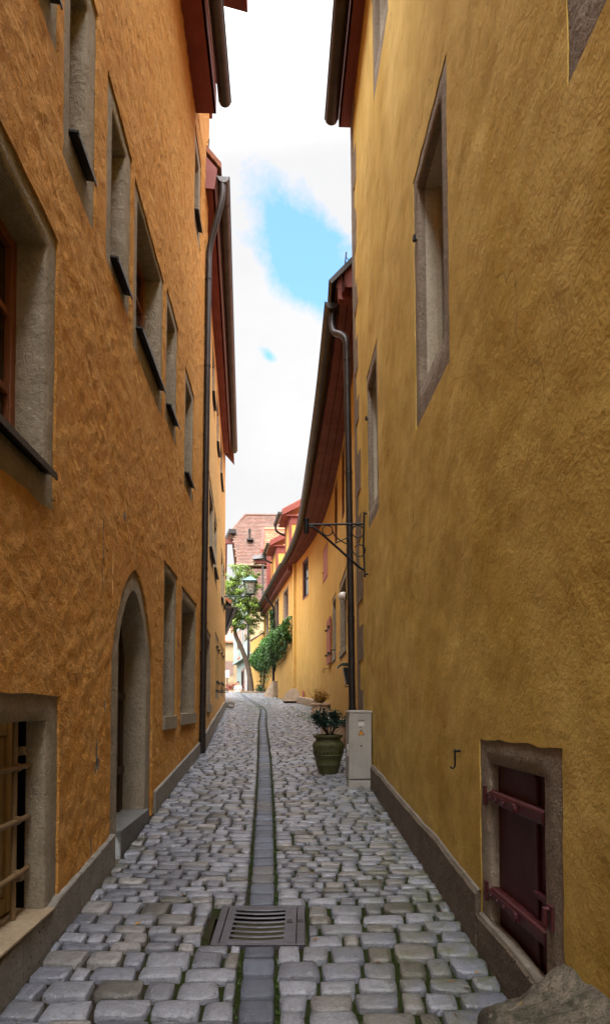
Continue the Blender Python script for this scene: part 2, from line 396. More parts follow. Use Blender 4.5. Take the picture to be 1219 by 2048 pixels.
def wall(name, f, d0, d1, h0, h1, holes, mat, parent, step=.06, amp=.02, nscale=1.3, lip=.05, jit=.008, arches=None, calm=(), rough=0.0):
    mb = MB(); ids = {}
    ds = axis(d0, d1, step, [v for h in holes for v in h[:2]])
    hs = axis(h0, h1, step, [v for h in holes for v in h[2:]])
    def hole(i, j):
        dm, hm = (ds[i]+ds[i+1])/2, (hs[j]+hs[j+1])/2
        return any(a < dm < b and c < hm < e for (a, b, c, e) in holes)
    def pos(d, h, off=0):
        q = Vector((f.side*3.3, d, h))
        w = noise.noise(q*nscale)*.5 + noise.noise(q*nscale*2.7)*.28 + noise.noise(q*nscale*7)*.18
        dist = 9
        for (a, b, c, e) in list(holes) + list(calm):
            dx, dy = max(a-d, d-b, 0), max(c-h, h-e, 0); dist = min(dist, math.hypot(dx, dy))
        k_ = min(1, dist/.5); k_ = k_*k_*(3-2*k_)
        o = .008 + amp*.55*w*k_
        if rough:
            a1, a2 = .79*d + .61*h, -.61*d + .79*h
            r1 = noise.noise(Vector((f.side, a1*7, a2*15))); r2 = noise.noise(Vector((a1*15, f.side*4, a2*10))); r3 = noise.noise(q*26)
            o += rough*(.6*max(r1, -.25) + .5*max(r2, -.3) + .38*r3)*(.35 + .65*min(1, dist/.06))
        jd = jit*noise.noise(q*9 + Vector((5,0,0))); jh = jit*noise.noise(q*9 + Vector((0,9,0)))
        return f.p(d+jd, h+jh, o+off)
    def vid(i, j):
        if (i, j) not in ids: ids[(i, j)] = mb.vert(pos(ds[i], hs[j]))
        return ids[(i, j)]
    back = {}
    def bid(i, j):
        if (i, j) not in back: back[(i, j)] = mb.vert(pos(ds[i], hs[j], -lip))
        return back[(i, j)]
    nd, nh = len(ds)-1, len(hs)-1
    H = [[hole(i, j) for j in range(nh)] for i in range(nd)]
    arch_cells = {}
    for i in range(nd):
        for j in range(nh):
            if not H[i][j]:
                mb.f.append((vid(i,j), vid(i+1,j), vid(i+1,j+1), vid(i,j+1)))
                for (di, dj, e) in ((-1,0,((i,j),(i,j+1))), (1,0,((i+1,j),(i+1,j+1))), (0,-1,((i,j),(i+1,j))), (0,1,((i,j+1),(i+1,j+1)))):
                    a, b = i+di, j+dj
                    if 0 <= a < nd and 0 <= b < nh and H[a][b]:
                        mb.f.append((vid(*e[0]), vid(*e[1]), bid(*e[1]), bid(*e[0])))
    for (hl, fn) in (arches or []):
        a, b, c, e = hl; js = [j for j in range(nh+1) if abs(hs[j]-e) < 1e-6][0]
        cols = [i for i in range(nd+1) if a-1e-6 <= ds[i] <= b+1e-6]
        prev = None
        for i in cols:
            low = mb.vert(pos(ds[i], fn(ds[i]))); lowb = mb.vert(pos(ds[i], fn(ds[i]), -lip))
            mid = mb.vert(pos(ds[i], (fn(ds[i]) + e)/2))
            if prev:
                mb.f.append((prev[0], low, mid, prev[2])); mb.f.append((prev[2], mid, vid(i, js), vid(prev[3], js))); mb.f.append((prev[0], low, lowb, prev[1]))
            prev = (low, lowb, mid, i)
    return mb.build(name, mat, parent, angle=50, recalc=False)
def ring(f, out, inn, depth, front=-.004, jit=.004, n=8, seed=0):
    """stone surround: front face between outer and inner rectangle, reveals going back"""
    mb = MB()
    def loop(r, k):
        a, b, c, e = r; pts = []
        for (p, q) in (((a,c),(b,c)), ((b,c),(b,e)), ((b,e),(a,e)), ((a,e),(a,c))):
            for i in range(k): pts.append((p[0]+(q[0]-p[0])*i/k, p[1]+(q[1]-p[1])*i/k))
        return pts
    O, I = loop((out[0]-.02, out[1]+.02, out[2]-.02, out[3]+.02), n), loop(inn, n)
    N = len(O)
    def J(p, s): q = Vector((p[0]*13+seed, p[1]*13, s)); return (p[0]+jit*noise.noise(q), p[1]+jit*noise.noise(q+Vector((7,3,0))))
    vo = [mb.vert(f.p(*O[i], front-.003)) for i in range(N)]
    vm = [mb.vert(f.p(*J(((O[i][0]+I[i][0])/2, (O[i][1]+I[i][1])/2), 1), front + jit*noise.noise(Vector((O[i][0]*9, O[i][1]*9, seed))))) for i in range(N)]
    ch = .008
    cx, cy = (inn[0]+inn[1])/2, (inn[2]+inn[3])/2
    def out_(p): return (p[0] + (ch if p[0] > cx else -ch), p[1] + (ch if p[1] > cy else -ch))
    vi0 = [mb.vert(f.p(*J(out_(I[i]), 2), front)) for i in range(N)]
    vi = [mb.vert(f.p(*J(I[i], 2), front-ch)) for i in range(N)]
    vb = [mb.vert(f.p(*I[i], -depth)) for i in range(N)]
    for A, B in ((vo, vm), (vm, vi0), (vi0, vi), (vi, vb)):
        for i in range(N): mb.f.append((A[i], A[(i+1)%N], B[(i+1)%N], B[i]))
    return mb
def window(parent, f, out, inn, depth=.22, mat='surround', sill='metal', frame='wood', fw=.055, cols=1, rows=2, label=None, front=-.004, sill_h=None, shutters=None, seed=0):
    w = ring(f, out, inn, depth, front, seed=seed).build('window', M[mat], parent, angle=50)
    if label: w['label'] = label
    a, b, c, e = inn
    if frame:
        mb = MB(); o0, o1 = -depth, -depth+.05
        for (x0, x1, y0, y1) in ((a-.01, a+fw, c-.01, e+.01), (b-fw, b+.01, c-.01, e+.01)): fbox(mb, f, x0, x1, y0, y1, o0, o1)
        for (y0, y1) in ((c-.01, c+fw), (e-fw, e+.01)): fbox(mb, f, a+fw, b-fw, y0, y1, o0, o1-.003)
        for i in range(1, cols+1):
            if cols > 1 and i < cols:
                x = a + (b-a)*i/cols; fbox(mb, f, x-.03, x+.03, c+fw, e-fw, o0, o1+.01)
        for j in range(1, rows):
            y = c + (e-c)*j/rows; fbox(mb, f, a+fw, b-fw, y-.018, y+.018, o0, o1-.012)
        mb.build('frame', M[frame], w, bevel=.006)
        g = MB(); g.quad(f.p(a, c, -depth+.015), f.p(b, c, -depth+.015), f.p(b, e, -depth+.015), f.p(a, e, -depth+.015)); g.build('pane', M['glass'], w)
    if sill == 'metal':
        mb = MB(); y = c + .005
        s0, s1 = a - .015, b + .03
        P = [f.p(s0,y+.02,-depth+.05), f.p(s1,y+.02,-depth+.05), f.p(s1,y-.01,.055), f.p(s0,y-.01,.055)]
        Q = [p + Vector((0,0,.012)) for p in P]
        mb.hexa(P+Q)
        fbox(mb, f, s0, s1, y-.034, y-.010, .050, .058)
        mb.build('sill', M['sill'], w)
    elif sill == 'stone':
        mb = MB(); fbox(mb, f, a-.09, b+.09, (sill_h or c)-.13, c+.004, -depth+.05, .03, 3)
        mb.build('sill', M[mat], w, bevel=.008)
    return w
def gutter(name, pts, r, parent, mat, band=.7, sag=True):
    mb = MB(); pts = [Vector(p) for p in pts]
    mb.tube(pts, r, 12, False, arc=(math.pi, 2*math.pi))
    mb.tube(pts, r*.93, 12, False, arc=(math.pi, 2*math.pi))
    # rolled front and back beads
    for sgn in (-1, 1):
        line = []
        for i, p in enumerate(pts):
            t = (pts[min(i+1,len(pts)-1)] - pts[max(i-1,0)]).normalized(); b = t.cross(Vector((0,0,1))).normalized()
            line.append(p + b*r*sgn)
        mb.tube(line, r*.13, 6)
    L = sum((pts[i+1]-pts[i]).length for i in range(len(pts)-1)); acc = 0; nxt = band*.5
    for i in range(len(pts)-1):
        seg = (pts[i+1]-pts[i]).length
        while nxt < acc + seg:
            q = pts[i].lerp(pts[i+1], (nxt-acc)/seg); t = (pts[i+1]-pts[i]).normalized()
            mb.tube([q - t*.012, q + t*.012], r*1.05, 12, False, arc=(math.pi, 2*math.pi)); nxt += band
        acc += seg
    for q, t in ((pts[0], (pts[1]-pts[0]).normalized()), (pts[-1], (pts[-1]-pts[-2]).normalized())):   # stop ends
        b = t.cross(Vector((0,0,1))).normalized(); n = 12
        mb.poly([q + b*r*math.cos(math.pi + math.pi*k/n) + Vector((0,0,1))*r*math.sin(math.pi + math.pi*k/n) for k in range(n+1)])
    return mb.build(name, mat, parent, angle=40, recalc=False)
def smooth_path(pts, n=6):
    pts = [Vector(p) for p in pts]; out = []
    for i in range(len(pts)-1):
        p0, p1, p2, p3 = pts[max(i-1,0)], pts[i], pts[i+1], pts[min(i+2,len(pts)-1)]
        for k in range(n):
            t = k/n
            out.append(.5*((2*p1) + (p2-p0)*t + (2*p0-5*p1+4*p2-p3)*t*t + (-p0+3*p1-3*p2+p3)*t**3))
    out.append(pts[-1]); return out
def downpipe(parent, pts, r, mat, bands):
    mb = MB(); mb.tube(pts, r, 16)
    o = mb.build('downpipe', mat, parent, angle=40)
    for (p, q) in bands:
        b = MB(); p = Vector(p); q = Vector(q); b.tube([p, q], r*1.13, 16); b.build('pipe_collar', mat, o, angle=40)
    return o
def roof_slab(name, f, d0, d1, h, over, run, pitch, mat, parent, n=1, th=.09, eave=None):
    """sloping roof rising away from the street"""
    mb = MB()
    for i in range(n):
        a, b = d0+(d1-d0)*i/n, d0+(d1-d0)*(i+1)/n
        def P(d, t, up):
            o = over(d) if callable(over) else over
            return f.p(d, h + t*math.tan(pitch) + up, o - t)
        lo = [P(a,0,0), P(b,0,0), P(b,run,0), P(a,run,0)]; hi = [P(a,0,th), P(b,0,th), P(b,run,th), P(a,run,th)]
        mb.quad(*lo); mb.quad(*hi); mb.quad(lo[0], lo[1], hi[1], hi[0])
        if i == 0: mb.quad(lo[0], lo[3], hi[3], hi[0])
        if i == n-1: mb.quad(lo[1], lo[2], hi[2], hi[1])
    for _ in mb.v: pass
    mb.c = [(.28, .12, .07)]*len(mb.v)
    return mb.build(name, mat, parent)
def tile_field(mb, org, ux, uy, w, h, tw, th, cols, clip=None, lift=.018):
    """beaver-tail clay tiles on a plane: org lower corner, ux along the eave, uy up the slope"""
    ux, uy = ux.normalized(), uy.normalized(); nz = ux.cross(uy).normalized()
    if nz.z < 0: nz = -nz
    rows = int(h/th)+1
    for r_ in range(rows):
        y0 = r_*th; n = int(w/tw)+2
        for c_ in range(n):
            x = (c_ - (.5 if r_ % 2 else 0))*tw
            if x + tw < 0 or x > w: continue
            if clip and not clip(x + tw/2, y0 + th/2): continue
            col = random.choice(cols); v = U(.9, 1.1); col = tuple(q*v for q in col)
            a, b = max(x, 0)+.004, min(x+tw, w)-.004
            if b - a < .02: continue
            l0 = lift + U(0, .008); up = th*1.25
            pts = [(a, y0+.03), (a+(b-a)*.25, y0+.006), ((a+b)/2, y0), (a+(b-a)*.75, y0+.006), (b, y0+.03)]
            top = [(b, y0+up), (a, y0+up)]
            P = [org + ux*p + uy*q + nz*l0 for p, q in pts] + [org + ux*p + uy*q + nz*.003 for p, q in top]
            mb.poly(P, col)
            for i in range(4): mb.quad(P[i], P[i+1], P[i+1]-nz*l0, P[i]-nz*l0, tuple(q*.3 for q in col))  # tile edges coloured dark: the shadow line under each course is painted in
# ------------------------------------------------------------------ ground, street
def build_ground():
    mb = MB(); xs = [-150,-60,-20,-8,-4,-2.2,-1,0,1,2.2,4,8,20,60,150]; ys = [-30,-10,0,2,4,7,10,13,16,20,25,30,34,37,40,43,50,70,120,200]
    g = [[mb.vert((x, y, gz(y)-.08)) for y in ys] for x in xs]
    for i in range(len(xs)-1):
        for j in range(len(ys)-1): mb.f.append((g[i][j], g[i+1][j], g[i+1][j+1], g[i][j+1]))
    setting(mb.build('ground', M['earth'], smooth=True), 'earth beneath the alley and the houses', 'ground')
GR = (-.505, .005, 3.29, 3.80)                 # the drain grate
def xl(d):
    if d < 9.6: return FA.xf(d) - .025
    if d < 20.6: return FB.xf(d) - .01
    return min(-2.62 - .42*(d-20.6), -2.62) if d < 34 else -8.25 - .5*(d-34)
def xr(d):
    if d < 8.22: return FR.xf(d) + .028
    if d < 24.6: return FY.xf(d) - .01
    if d < 37.5: return FZ.xf(d) - .01
    return -2.5 - .25*(d-37.5)
def build_street():
    mb = MB(); ds = []
    d = .2
    while d < 60:
        ds.append(d); d += .045 if d < 6 else .09 if d < 12 else .3
    rows = []
    for d in ds:
        a, b = xl(d)-.15, xr(d)+.15; n = 44
        rows.append([mb.vert((a+(b-a)*i/n, d, ground(a+(b-a)*i/n, d) - .024 + .007*noise.noise(Vector(((a+(b-a)*i/n)*14, d*14, 0))))) for i in range(n+1)])
    for i in range(len(rows)-1):
        for k in range(44):
            f_ = (rows[i][k], rows[i][k+1], rows[i+1][k+1], rows[i+1][k])
            cx = sum(mb.v[q][0] for q in f_)/4; cy = sum(mb.v[q][1] for q in f_)/4
            if GR[0]+.010 < cx < GR[1]-.010 and GR[2]+.008 < cy < GR[3]-.008: continue
            mb.f.append(f_)
    setting(mb.build('street', M['joint'], smooth=True), 'sandy mossy bed of the cobbled alley between its setts', 'street')
NEAR = [-1, -.975, -.92, -.5, .5, .92, .975, 1]; MID = [-1, -.91, .91, 1]
def sett(mb, cx, cd, hw, hd, ang, col, lod, rise=.010, square=False):
    us = NEAR if lod == 0 else MID
    base = len(mb.v); n = len(us); sx, sy = U(-.025, .025), U(-.025, .025)
    kx = U(-.08, .08); ky = U(-.06, .06); ca, sa = math.cos(ang), math.sin(ang)
    ph = Vector((U(0,50), U(0,50), 0)); cr = .08 if square else U(.04, .15)
    for u in us:
        for v in us:
            m = max(abs(u), abs(v)); k = min(abs(u), abs(v))
            f = 1 - cr*(k**3)*(m**3)
            x, y = u*hw*f*(1 + kx*v), v*hd*f*(1 + ky*u)
            q = Vector((x*22, y*22, 0)) + ph
            j = .1*min(hw, hd)*(.5 if square else 1)
            x += j*noise.noise(q); y += j*noise.noise(q + Vector((9, 4, 0)))
            z = rise*(1 - .30*m**4) + sx*x/hw*.12 + sy*y/hd*.12
            if m > .99: z = -.038
            elif m > .95: z = z - .005
            elif m > .9: z = z - (.0012 if lod == 0 else .004)
            if lod == 0 and m < .99: z += .0034*noise.noise(q*1.6)
            X, Y = cx + x*ca - y*sa, cd + x*sa + y*ca
            mb.v.append((X, Y, ground(X, Y) + z)); mb.c.append(col)
    for i in range(n-1):
        for k in range(n-1): mb.f.append((base+i*n+k, base+(i+1)*n+k, base+(i+1)*n+k+1, base+i*n+k+1))
GR = (-.505, .005, 3.29, 3.80)                 # the drain grate
def stone_col():
    t = rnd()
    if t < .50: b = (.24, .25, .29)
    elif t < .76: b = (.175, .185, .225)
    elif t < .89: b = (.25, .24, .235)
    else: b = (.12, .115, .10)
    v = U(.62, 1.2); return tuple(q*v for q in b)
def build_setts():
    mb = MB(); mb.c = []
    for side in (0, 1):
        d = 1.3
        while d < 42:
            if d < 3.25: hd = U(.125, .165)
            elif d < 3.8: hd = U(.095, .14)
            elif d < 20: hd = U(.082, .118)
            else: hd = U(.12, .17)
            for eb in (GR[2]-.008, GR[3]+.008):
                if d + .03 < eb < d + hd + .075: hd = eb - d
            dm = d + hd/2; hit = d + hd > GR[2] and d < GR[3]
            a, b = (xl(dm)+(.05 if dm < 20 else 0), xg(dm)-.092) if side == 0 else (xg(dm)+.092, xr(dm)-.05)
            if hit:
                if side == 0: b = min(b, GR[0]-.045)
                else: a = max(a, GR[1]+.008)
            x = a - U(0, .1); ph = U(0, 9)
            while x < b:
                w = U(.14, .25) if d < 3.7 else U(.10, .215) if d < 20 else U(.14, .26)
                if rnd() < .1: w *= .62
                x1 = min(x + w, b); x0 = max(x, a)
                if b - x1 < .06: x1 = b
                if x1 - x0 > .045:
                    g = .0075 if d < 20 else .006; gx = g*U(.7, 1.5)
                    cx = (x0+x1)/2; wav = .018*math.sin(cx*3.1 + d*1.3) + .010*math.sin(cx*9 + ph)
                    lod = 0 if d < 10 else 1
                    sett(mb, cx, dm + wav, (x1-x0)/2 - gx, hd/2 - g*U(.6, 1.3), .05*math.sin(cx*2 + d) + U(-.03, .03), stone_col(), lod)
                x = x1 if x1 < b else b + 1
            d += hd
    o = mb.build('street_setts', M['cobble'], smooth=True, recalc=False)
    setting(o, 'uneven worn grey cobblestones paving the alley', 'cobblestones')
    mb = MB(); mb.c = []; d = 1.2
    while d < 41:
        L = U(.155, .195) if d < 20 else .2
        for eb in (GR[2]-.006, GR[3]+.006):
            if d + .05 < eb < d + L + .08: L = eb - d
        dm = d + L/2
        if not (d + L > GR[2]+.02 and d < GR[3]-.02):
            v = U(.65, 1.25); c = (.10*v, .115*v, .15*v) if rnd() < .8 else (.15*v, .15*v, .16*v)
            sl = (xg(dm+.2) - xg(dm-.2))/.4
            sett(mb, xg(dm), dm,   .078, L/2-.009, -math.atan(sl), c, 0 if d < 10 else 1, .007, True)
        d += L
    o = mb.build('street_gutter', M['gutter_stone'], smooth=True, recalc=False)
    setting(o, 'row of blue grey paving setts running up the middle of the alley', 'gutter strip')
def build_weeds():
    mb = MB(); mb.c = []
    def tuft(x, d, n, h, spread):
        z = ground(x, d) - .018
        for _ in range(n):
            a = U(0, 6.28); p = Vector((x + U(-spread, spread), d + U(-spread, spread)*.6, z))
            t = Vector((math.cos(a), math.sin(a), U(.6, 2.2))).normalized()*h*U(.5, 1.2); s = Vector((-math.sin(a), math.cos(a), 0))*h*U(.14, .3)
            v = U(.6, 1.3); c = random.choice([(.055*v, .12*v, .02*v), (.09*v, .15*v, .025*v), (.04*v, .085*v, .012*v)])
            mb.quad(p - s*.4, p + s*.4, p + t*.7 + s*.6, p + t*.7 - s*.6, c); mb.tri(p + t*.7 - s*.6, p + t*.7 + s*.6, p + t, c)
    for _ in range(1100):                          # along the gutter strip
        d = 2 + 30*rnd()**1.8; s = random.choice((-1, 1, 1)); x = xg(d) + s*.092 + U(-.008, .008)
        if GR[2]-.03 < d < GR[3]+.03: continue
        tuft(x, d, 4, U(.010, .022), .010)
    for _ in range(2200):                          # joints, patchy
        d = 2 + 34*rnd()**1.5; x = U(xl(d), xr(d))
        m = noise.noise(Vector((x*1.6, d*.9, 3))) + .35*(x - xg(d))/1.3
        if m < .25 or (GR[0]-.05 < x < GR[1]+.05 and GR[2]-.05 < d < GR[3]+.05): continue
        tuft(x, d, 5, U(.007, .018) if d < 15 else U(.02, .04), .014)
    for (x, d) in ((-.20, 4.02), (-.16, 4.13), (-.02, 3.86), (-.055, 3.84), (-.21, 4.6), (-.62, 3.0), (-.75, 3.35), (-1.02, 4.4), (-.8, 4.45), (.42, 5.0), (.7, 6.3)):
        tuft(x, d, 12, .022, .03)
    for _ in range(1100):                           # grassy patches up the hill
        k = random.choice(((-2.9, 25, 1.0, 3), (-3.2, 33, 1.6, 2.5), (-1.6, 21, .5, 3), (-.4, 19, .6, 3), (.1, 16.5, .35, 1.5), (-2.6, 37, 1.2, 2), (-1.6, 27, .6, 3)))
        tuft(k[0] + random.gauss(0, k[2]*.5), k[1] + random.gauss(0, k[3]*.5), 5, U(.03, .06), .08)
    o = mb.build('weeds', M['leaf'], recalc=False)
    setting(o, 'small green weeds and moss growing in the joints of the setts', 'weeds', 'stuff')
def build_litter():
    mb = MB(); mb.c = []
    for _ in range(70):
        d = 2.2 + 9*rnd()**1.3; x = U(xl(d)+.1, xr(d)-.1)
        if rnd() < .6: x = xr(d) - abs(random.gauss(0, .35)) - .1
        p = Vector((x, d, ground(x, d) + .012)); a = U(0, 6.28); u = Vector((math.cos(a), math.sin(a), U(-.1, .35))); w_ = Vector((-math.sin(a), math.cos(a), U(-.1, .3)))
        L_ = U(.010, .024); v = U(.7, 1.2); c = random.choice([(.42*v, .22*v, .04*v), (.30*v, .15*v, .05*v), (.5*v, .42*v, .3*v), (.16*v, .09*v, .04*v)])
        mb.quad(p, p + u*L_ + w_*L_*.5, p + u*L_*2, p + u*L_ - w_*L_*.5, c)
    setting(mb.build('fallen_leaves', M['leaf'], recalc=False), 'small dry leaves scattered over the setts', 'leaves', 'stuff')
build_litter()
build_ground(); build_street(); build_setts(); build_weeds()
# ------------------------------------------------------------------ plinths
def plinth(parent, f, d0, d1, top, off, blocks, mat, gap=.004, wav=.0, cap=None):
    mb = MB(); d = d0
    while d < d1 - .01:
        L = min(U(*blocks), d1 - d) if d1 - d > blocks[0]*1.3 else d1 - d
        n = max(1, int(L/.12)); a0, b0 = d + gap, d + L - gap
        o1 = off + U(-.004, .004)
        prev = None
        for i in range(n+1):
            x = a0 + (b0-a0)*i/n
            t = top(x) + wav*noise.noise(Vector((x*2.3, 0, 4))); g = f.g(x) - .06
            ob = o1 + wav*.3*noise.noise(Vector((x*4, 3, 1)))
            cur = [mb.vert(f.p(x, g, -.05)), mb.vert(f.p(x, g, ob+.006)), mb.vert(f.p(x, (g+t)/2, ob + wav*.2*noise.noise(Vector((x*6, 8, 2))))), mb.vert(f.p(x, t-.008, ob)), mb.vert(f.p(x, t, ob-.008)), mb.vert(f.p(x, t, -.05))]
            if prev:
                for q in range(5): mb.f.append((prev[q], prev[q+1], cur[q+1], cur[q]))
            else: mb.f.append(tuple(cur))
            prev = cur
        mb.f.append(tuple(prev[::-1])); d += L
    return mb.build('plinth', mat, parent, angle=35)
# ------------------------------------------------------------------ near left house
A = thing('townhouse', 'near orange house of rough plaster with a pointed stone doorway and barred cellar window', 'house', (FA.xf(5), 5, gz(5)))
def arch(cd, w, spring, apex):
    def fn(d):
        u = min(1, abs(d - cd)/w)
        return spring + (apex - spring)*(1 - u**1.75)**.72 if u < 1 else spring
    return fn
AO = arch(5.17, .74, .30, 1.13); AI = arch(5.17, .50, .42, .965)
DO = (4.45, 5.90, FA.g(5)-.3, 1.22)
WIN_A = [((2.0, 3.30, 1.02, 2.463), (2.12, 3.165, 1.19, 2.335)),
         ((2.45, 3.27, 3.38, 5.05), (2.58, 3.15, 3.58, 4.85)),
         ((3.345, 3.94, 2.96, 4.36), (3.475, 3.76, 3.19, 4.19)),
         ((4.17, 4.86, 3.0, 4.26), (4.33, 4.69, 3.11, 4.13)),
         ((4.95, 6.2, 2.86, 4.21), (5.10, 6.07, 3.09, 4.14)),
         ((6.34, 7.06, 2.93, 4.28), (6.45, 6.91, 3.12, 4.15)),
         ((7.60, 8.39, 2.72, 4.17), (7.73, 8.23, 2.90, 4.03)),
         ((8.16, 8.80, 6.36, 7.62), (8.27, 8.63, 6.58, 7.42))]
G1o, G1i = (1.95, 3.415, -1.22, .065), (2.08, 3.245, -1.05, -.066)
G2o, G2i = (6.40, 7.22, -.17, 1.51), (6.50, 7.10, -.10, 1.395)
G3o, G3i = (7.55, 8.92, -.15, 1.47), (7.65, 8.79, -.083, 1.32)
holes = [w[0] for w in WIN_A] + [G1o, G2o, G3o, DO]
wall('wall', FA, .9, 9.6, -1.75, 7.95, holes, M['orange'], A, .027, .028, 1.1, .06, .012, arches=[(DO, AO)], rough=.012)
mb = MB(); fbox(mb, FA, 8.2, 9.6, 7.95, 9.6, -.3, .012, 6); mb.build('gable_wall', M['orange'], A)
mb = MB(); P = [FA.p(9.6, -1.6, -.02), FA.p(9.6, 9.6, -.02), FA.p(9.6, 9.6, -6), FA.p(9.6, -1.6, -6)]; mb.quad(*P); mb.build('end_wall', M['orange2'], A)
mb = MB(); fbox(mb, FA, -7, .905, -3.2, 7.95, -.4, .012, 4); mb.build('unseen_shade_wall', M['orange'], A)  # unseen stretch behind the camera, added to darken the near alley
for i, (o_, i_) in enumerate(WIN_A):
    window(A, FA, o_, i_, .20, cols=2 if i in (0, 4) else 1, rows=3, seed=i*3, fw=.05)
# barred cellar window
w = ring(FA, G1o, G1i, .105, seed=31, jit=.010).build('cellar_window', M['surround'], A, angle=50); w['label'] = 'cellar window behind a grid of tan iron bars'
mb = MB(); fbox(mb, FA, 1.9, 3.27, -1.06, -1.045, -.24, .045); mb.build('sill', M['tan_sill'], w, bevel=.004)
mb = MB(); a, b, c, e = 2.08, 3.20, -1.03, -.06
for (x0, x1, y0, y1, o0, o1) in ((a, a+.08, c, e, -.205, -.145), (b-.075, b, c, e, -.205, -.145), (a+.08, b-.075, c, c+.08, -.205, -.148), (a+.08, b-.075, e-.08, e, -.205, -.148), (2.48, 2.58, c+.08, e-.08, -.205, -.142),
    (b-.13, b-.078, c+.085, e-.085, -.205, -.160), (2.585, 2.63, c+.085, e-.085, -.205, -.160), (2.63, b-.13, c+.085, c+.135, -.205, -.161), (2.63, b-.13, e-.135, e-.085, -.205, -.161)): fbox(mb, FA, x0, x1, y0, y1, o0, o1)
mb.build('frame', M['yel_wood'], w, bevel=.008)
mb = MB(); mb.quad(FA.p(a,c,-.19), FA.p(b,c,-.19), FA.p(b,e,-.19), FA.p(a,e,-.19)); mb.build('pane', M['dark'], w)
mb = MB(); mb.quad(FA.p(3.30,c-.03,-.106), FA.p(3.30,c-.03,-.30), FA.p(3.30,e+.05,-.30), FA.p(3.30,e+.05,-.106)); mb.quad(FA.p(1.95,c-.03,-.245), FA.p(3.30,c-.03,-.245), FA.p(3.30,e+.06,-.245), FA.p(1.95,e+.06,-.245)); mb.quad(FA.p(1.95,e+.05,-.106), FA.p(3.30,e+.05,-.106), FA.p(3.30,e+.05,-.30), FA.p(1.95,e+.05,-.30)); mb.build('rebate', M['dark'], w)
mb = MB()
for x in (2.18, 2.48, 2.78, 3.075):
    mb.tube([FA.p(x, -1.05, -.09), FA.p(x, -.06, -.09)], .013, 10)
for y in (-.296, -.558, -.822):
    mb.tube([FA.p(2.08, y, -.075), FA.p(3.20, y, -.075), FA.p(3.235, y, -.09)], .014, 10)
    for x in (2.18, 2.48, 2.78, 3.075): mb.tube([FA.p(x-.022, y, -.08), FA.p(x+.022, y, -.08)], .021, 10)
mb.build('bar_grid', M['bar'], w, angle=40)
for y in (-.225, -.875):
    mb = MB(); fbox(mb, FA, 3.21, 3.27, y-.022, y+.022, -.19, -.108); mb.build('hinge_block', M['surround'], w, bevel=.008)
for i, (o_, i_) in enumerate(((G2o, G2i), (G3o, G3i))):
    w = window(A, FA, o_, i_, .24, sill='stone', frame='wood' if i else 'wood_dark', seed=50+i, rows=2)
# pointed doorway
mb = MB(); N = 26; pr = None
jx = .004
prof_o, prof_i = [], []
bo, bi = FA.g(4.5)-.1, -.93
def outline(cd, w, fn, base, far_base):
    pts = [(cd-w, base + (fn(cd)-fn(cd))*0)]
    pts = [(cd-w, base + (fn(cd-w+1e-4)-base)*t) for t in (0, .25, .5, .75)]
    for i in range(N+1):
        a = math.pi*(1 - i/N); x = cd + w*math.cos(a); pts.append((x, fn(x)))
    pts += [(cd+w, far_base + (fn(cd+w-1e-4)-far_base)*t) for t in (.75, .5, .25, 0)]
    return pts
OO = outline(5.17, .76, AO, FA.g(4.4)-.1, FA.g(5.9)-.1); II = outline(5.17, .492, AI, -.95, -.95)
OO = [(5.17+(x-5.17)*1.02, y+.01) for x, y in OO]
vo = [mb.vert(FA.p(x, y, -.02)) for x, y in OO]
vm = [mb.vert(FA.p(x + .008*noise.noise(Vector((x*9,y*9,1))), y, -.002 + .006*noise.noise(Vector((x*7,y*7,5))))) for x, y in [((p[0]+q[0])/2, (p[1]+q[1])/2) for p, q in zip(OO, II)]]
vi = [mb.vert(FA.p(x + .008*noise.noise(Vector((x*9,y*9,9))), y, -.006)) for x, y in II]
vs = [mb.vert(FA.p(5.17+(x-5.17)*.97, y-.015, -.05)) for x, y in II]
vb = [mb.vert(FA.p(5.17+(x-5.17)*.97, y-.015, -.22)) for x, y in II]
for P, Q in ((vo, vm), (vm, vi), (vi, vs), (vs, vb)):
    for i in range(len(P)-1): mb.f.append((P[i], P[i+1], Q[i+1], Q[i]))
D = mb.build('doorway', M['surround'], A, angle=50); D['label'] = 'pointed arch stone doorway'
mb = MB()
pts = [(5.17+(x-5.17)*.975, y-.01) for x, y in II]
mb.poly([FA.p(x, y, -.20) for x, y in pts])
for i in range(1, 6):
    x = 4.68 + .98*i/6; fbox(mb, FA, x-.006, x+.006, -.93, AI(x)-.03, -.20, -.188)
for y in (-.55, .1): fbox(mb, FA, 4.72, 5.6, y-.03, y+.03, -.20, -.175)
leafd = mb.build('door', M['wood_dark'], D)
mb = MB(); mb.tube([FA.p(4.8, -.1, -.185), FA.p(4.8, -.1, -.135), FA.p(4.92, -.1, -.135)], .012, 8); mb.build('handle', M['iron'], leafd)
mb = MB(); fbox(mb, FA, 4.665, 5.69, FA.g(5.2)-.25, -.918, -.35, .035); mb.build('door_step', M['step_stone'], D, bevel=.008)
PT = [(.9, -1.24), (3.43, -1.02), (4.5, -.91), (6.1, -.795), (9.45, -.507), (9.7, -.49)]
plinth(A, FA, .9, 4.50, lambda d: min(interp(PT, d), -1.062 if 1.95 < d < 3.27 else 9), .035, (.85, 1.05), M['plinth'])
plinth(A, FA, 5.98, 9.5, lambda d: interp(PT, d), .035, (.85, 1.2), M['plinth'])
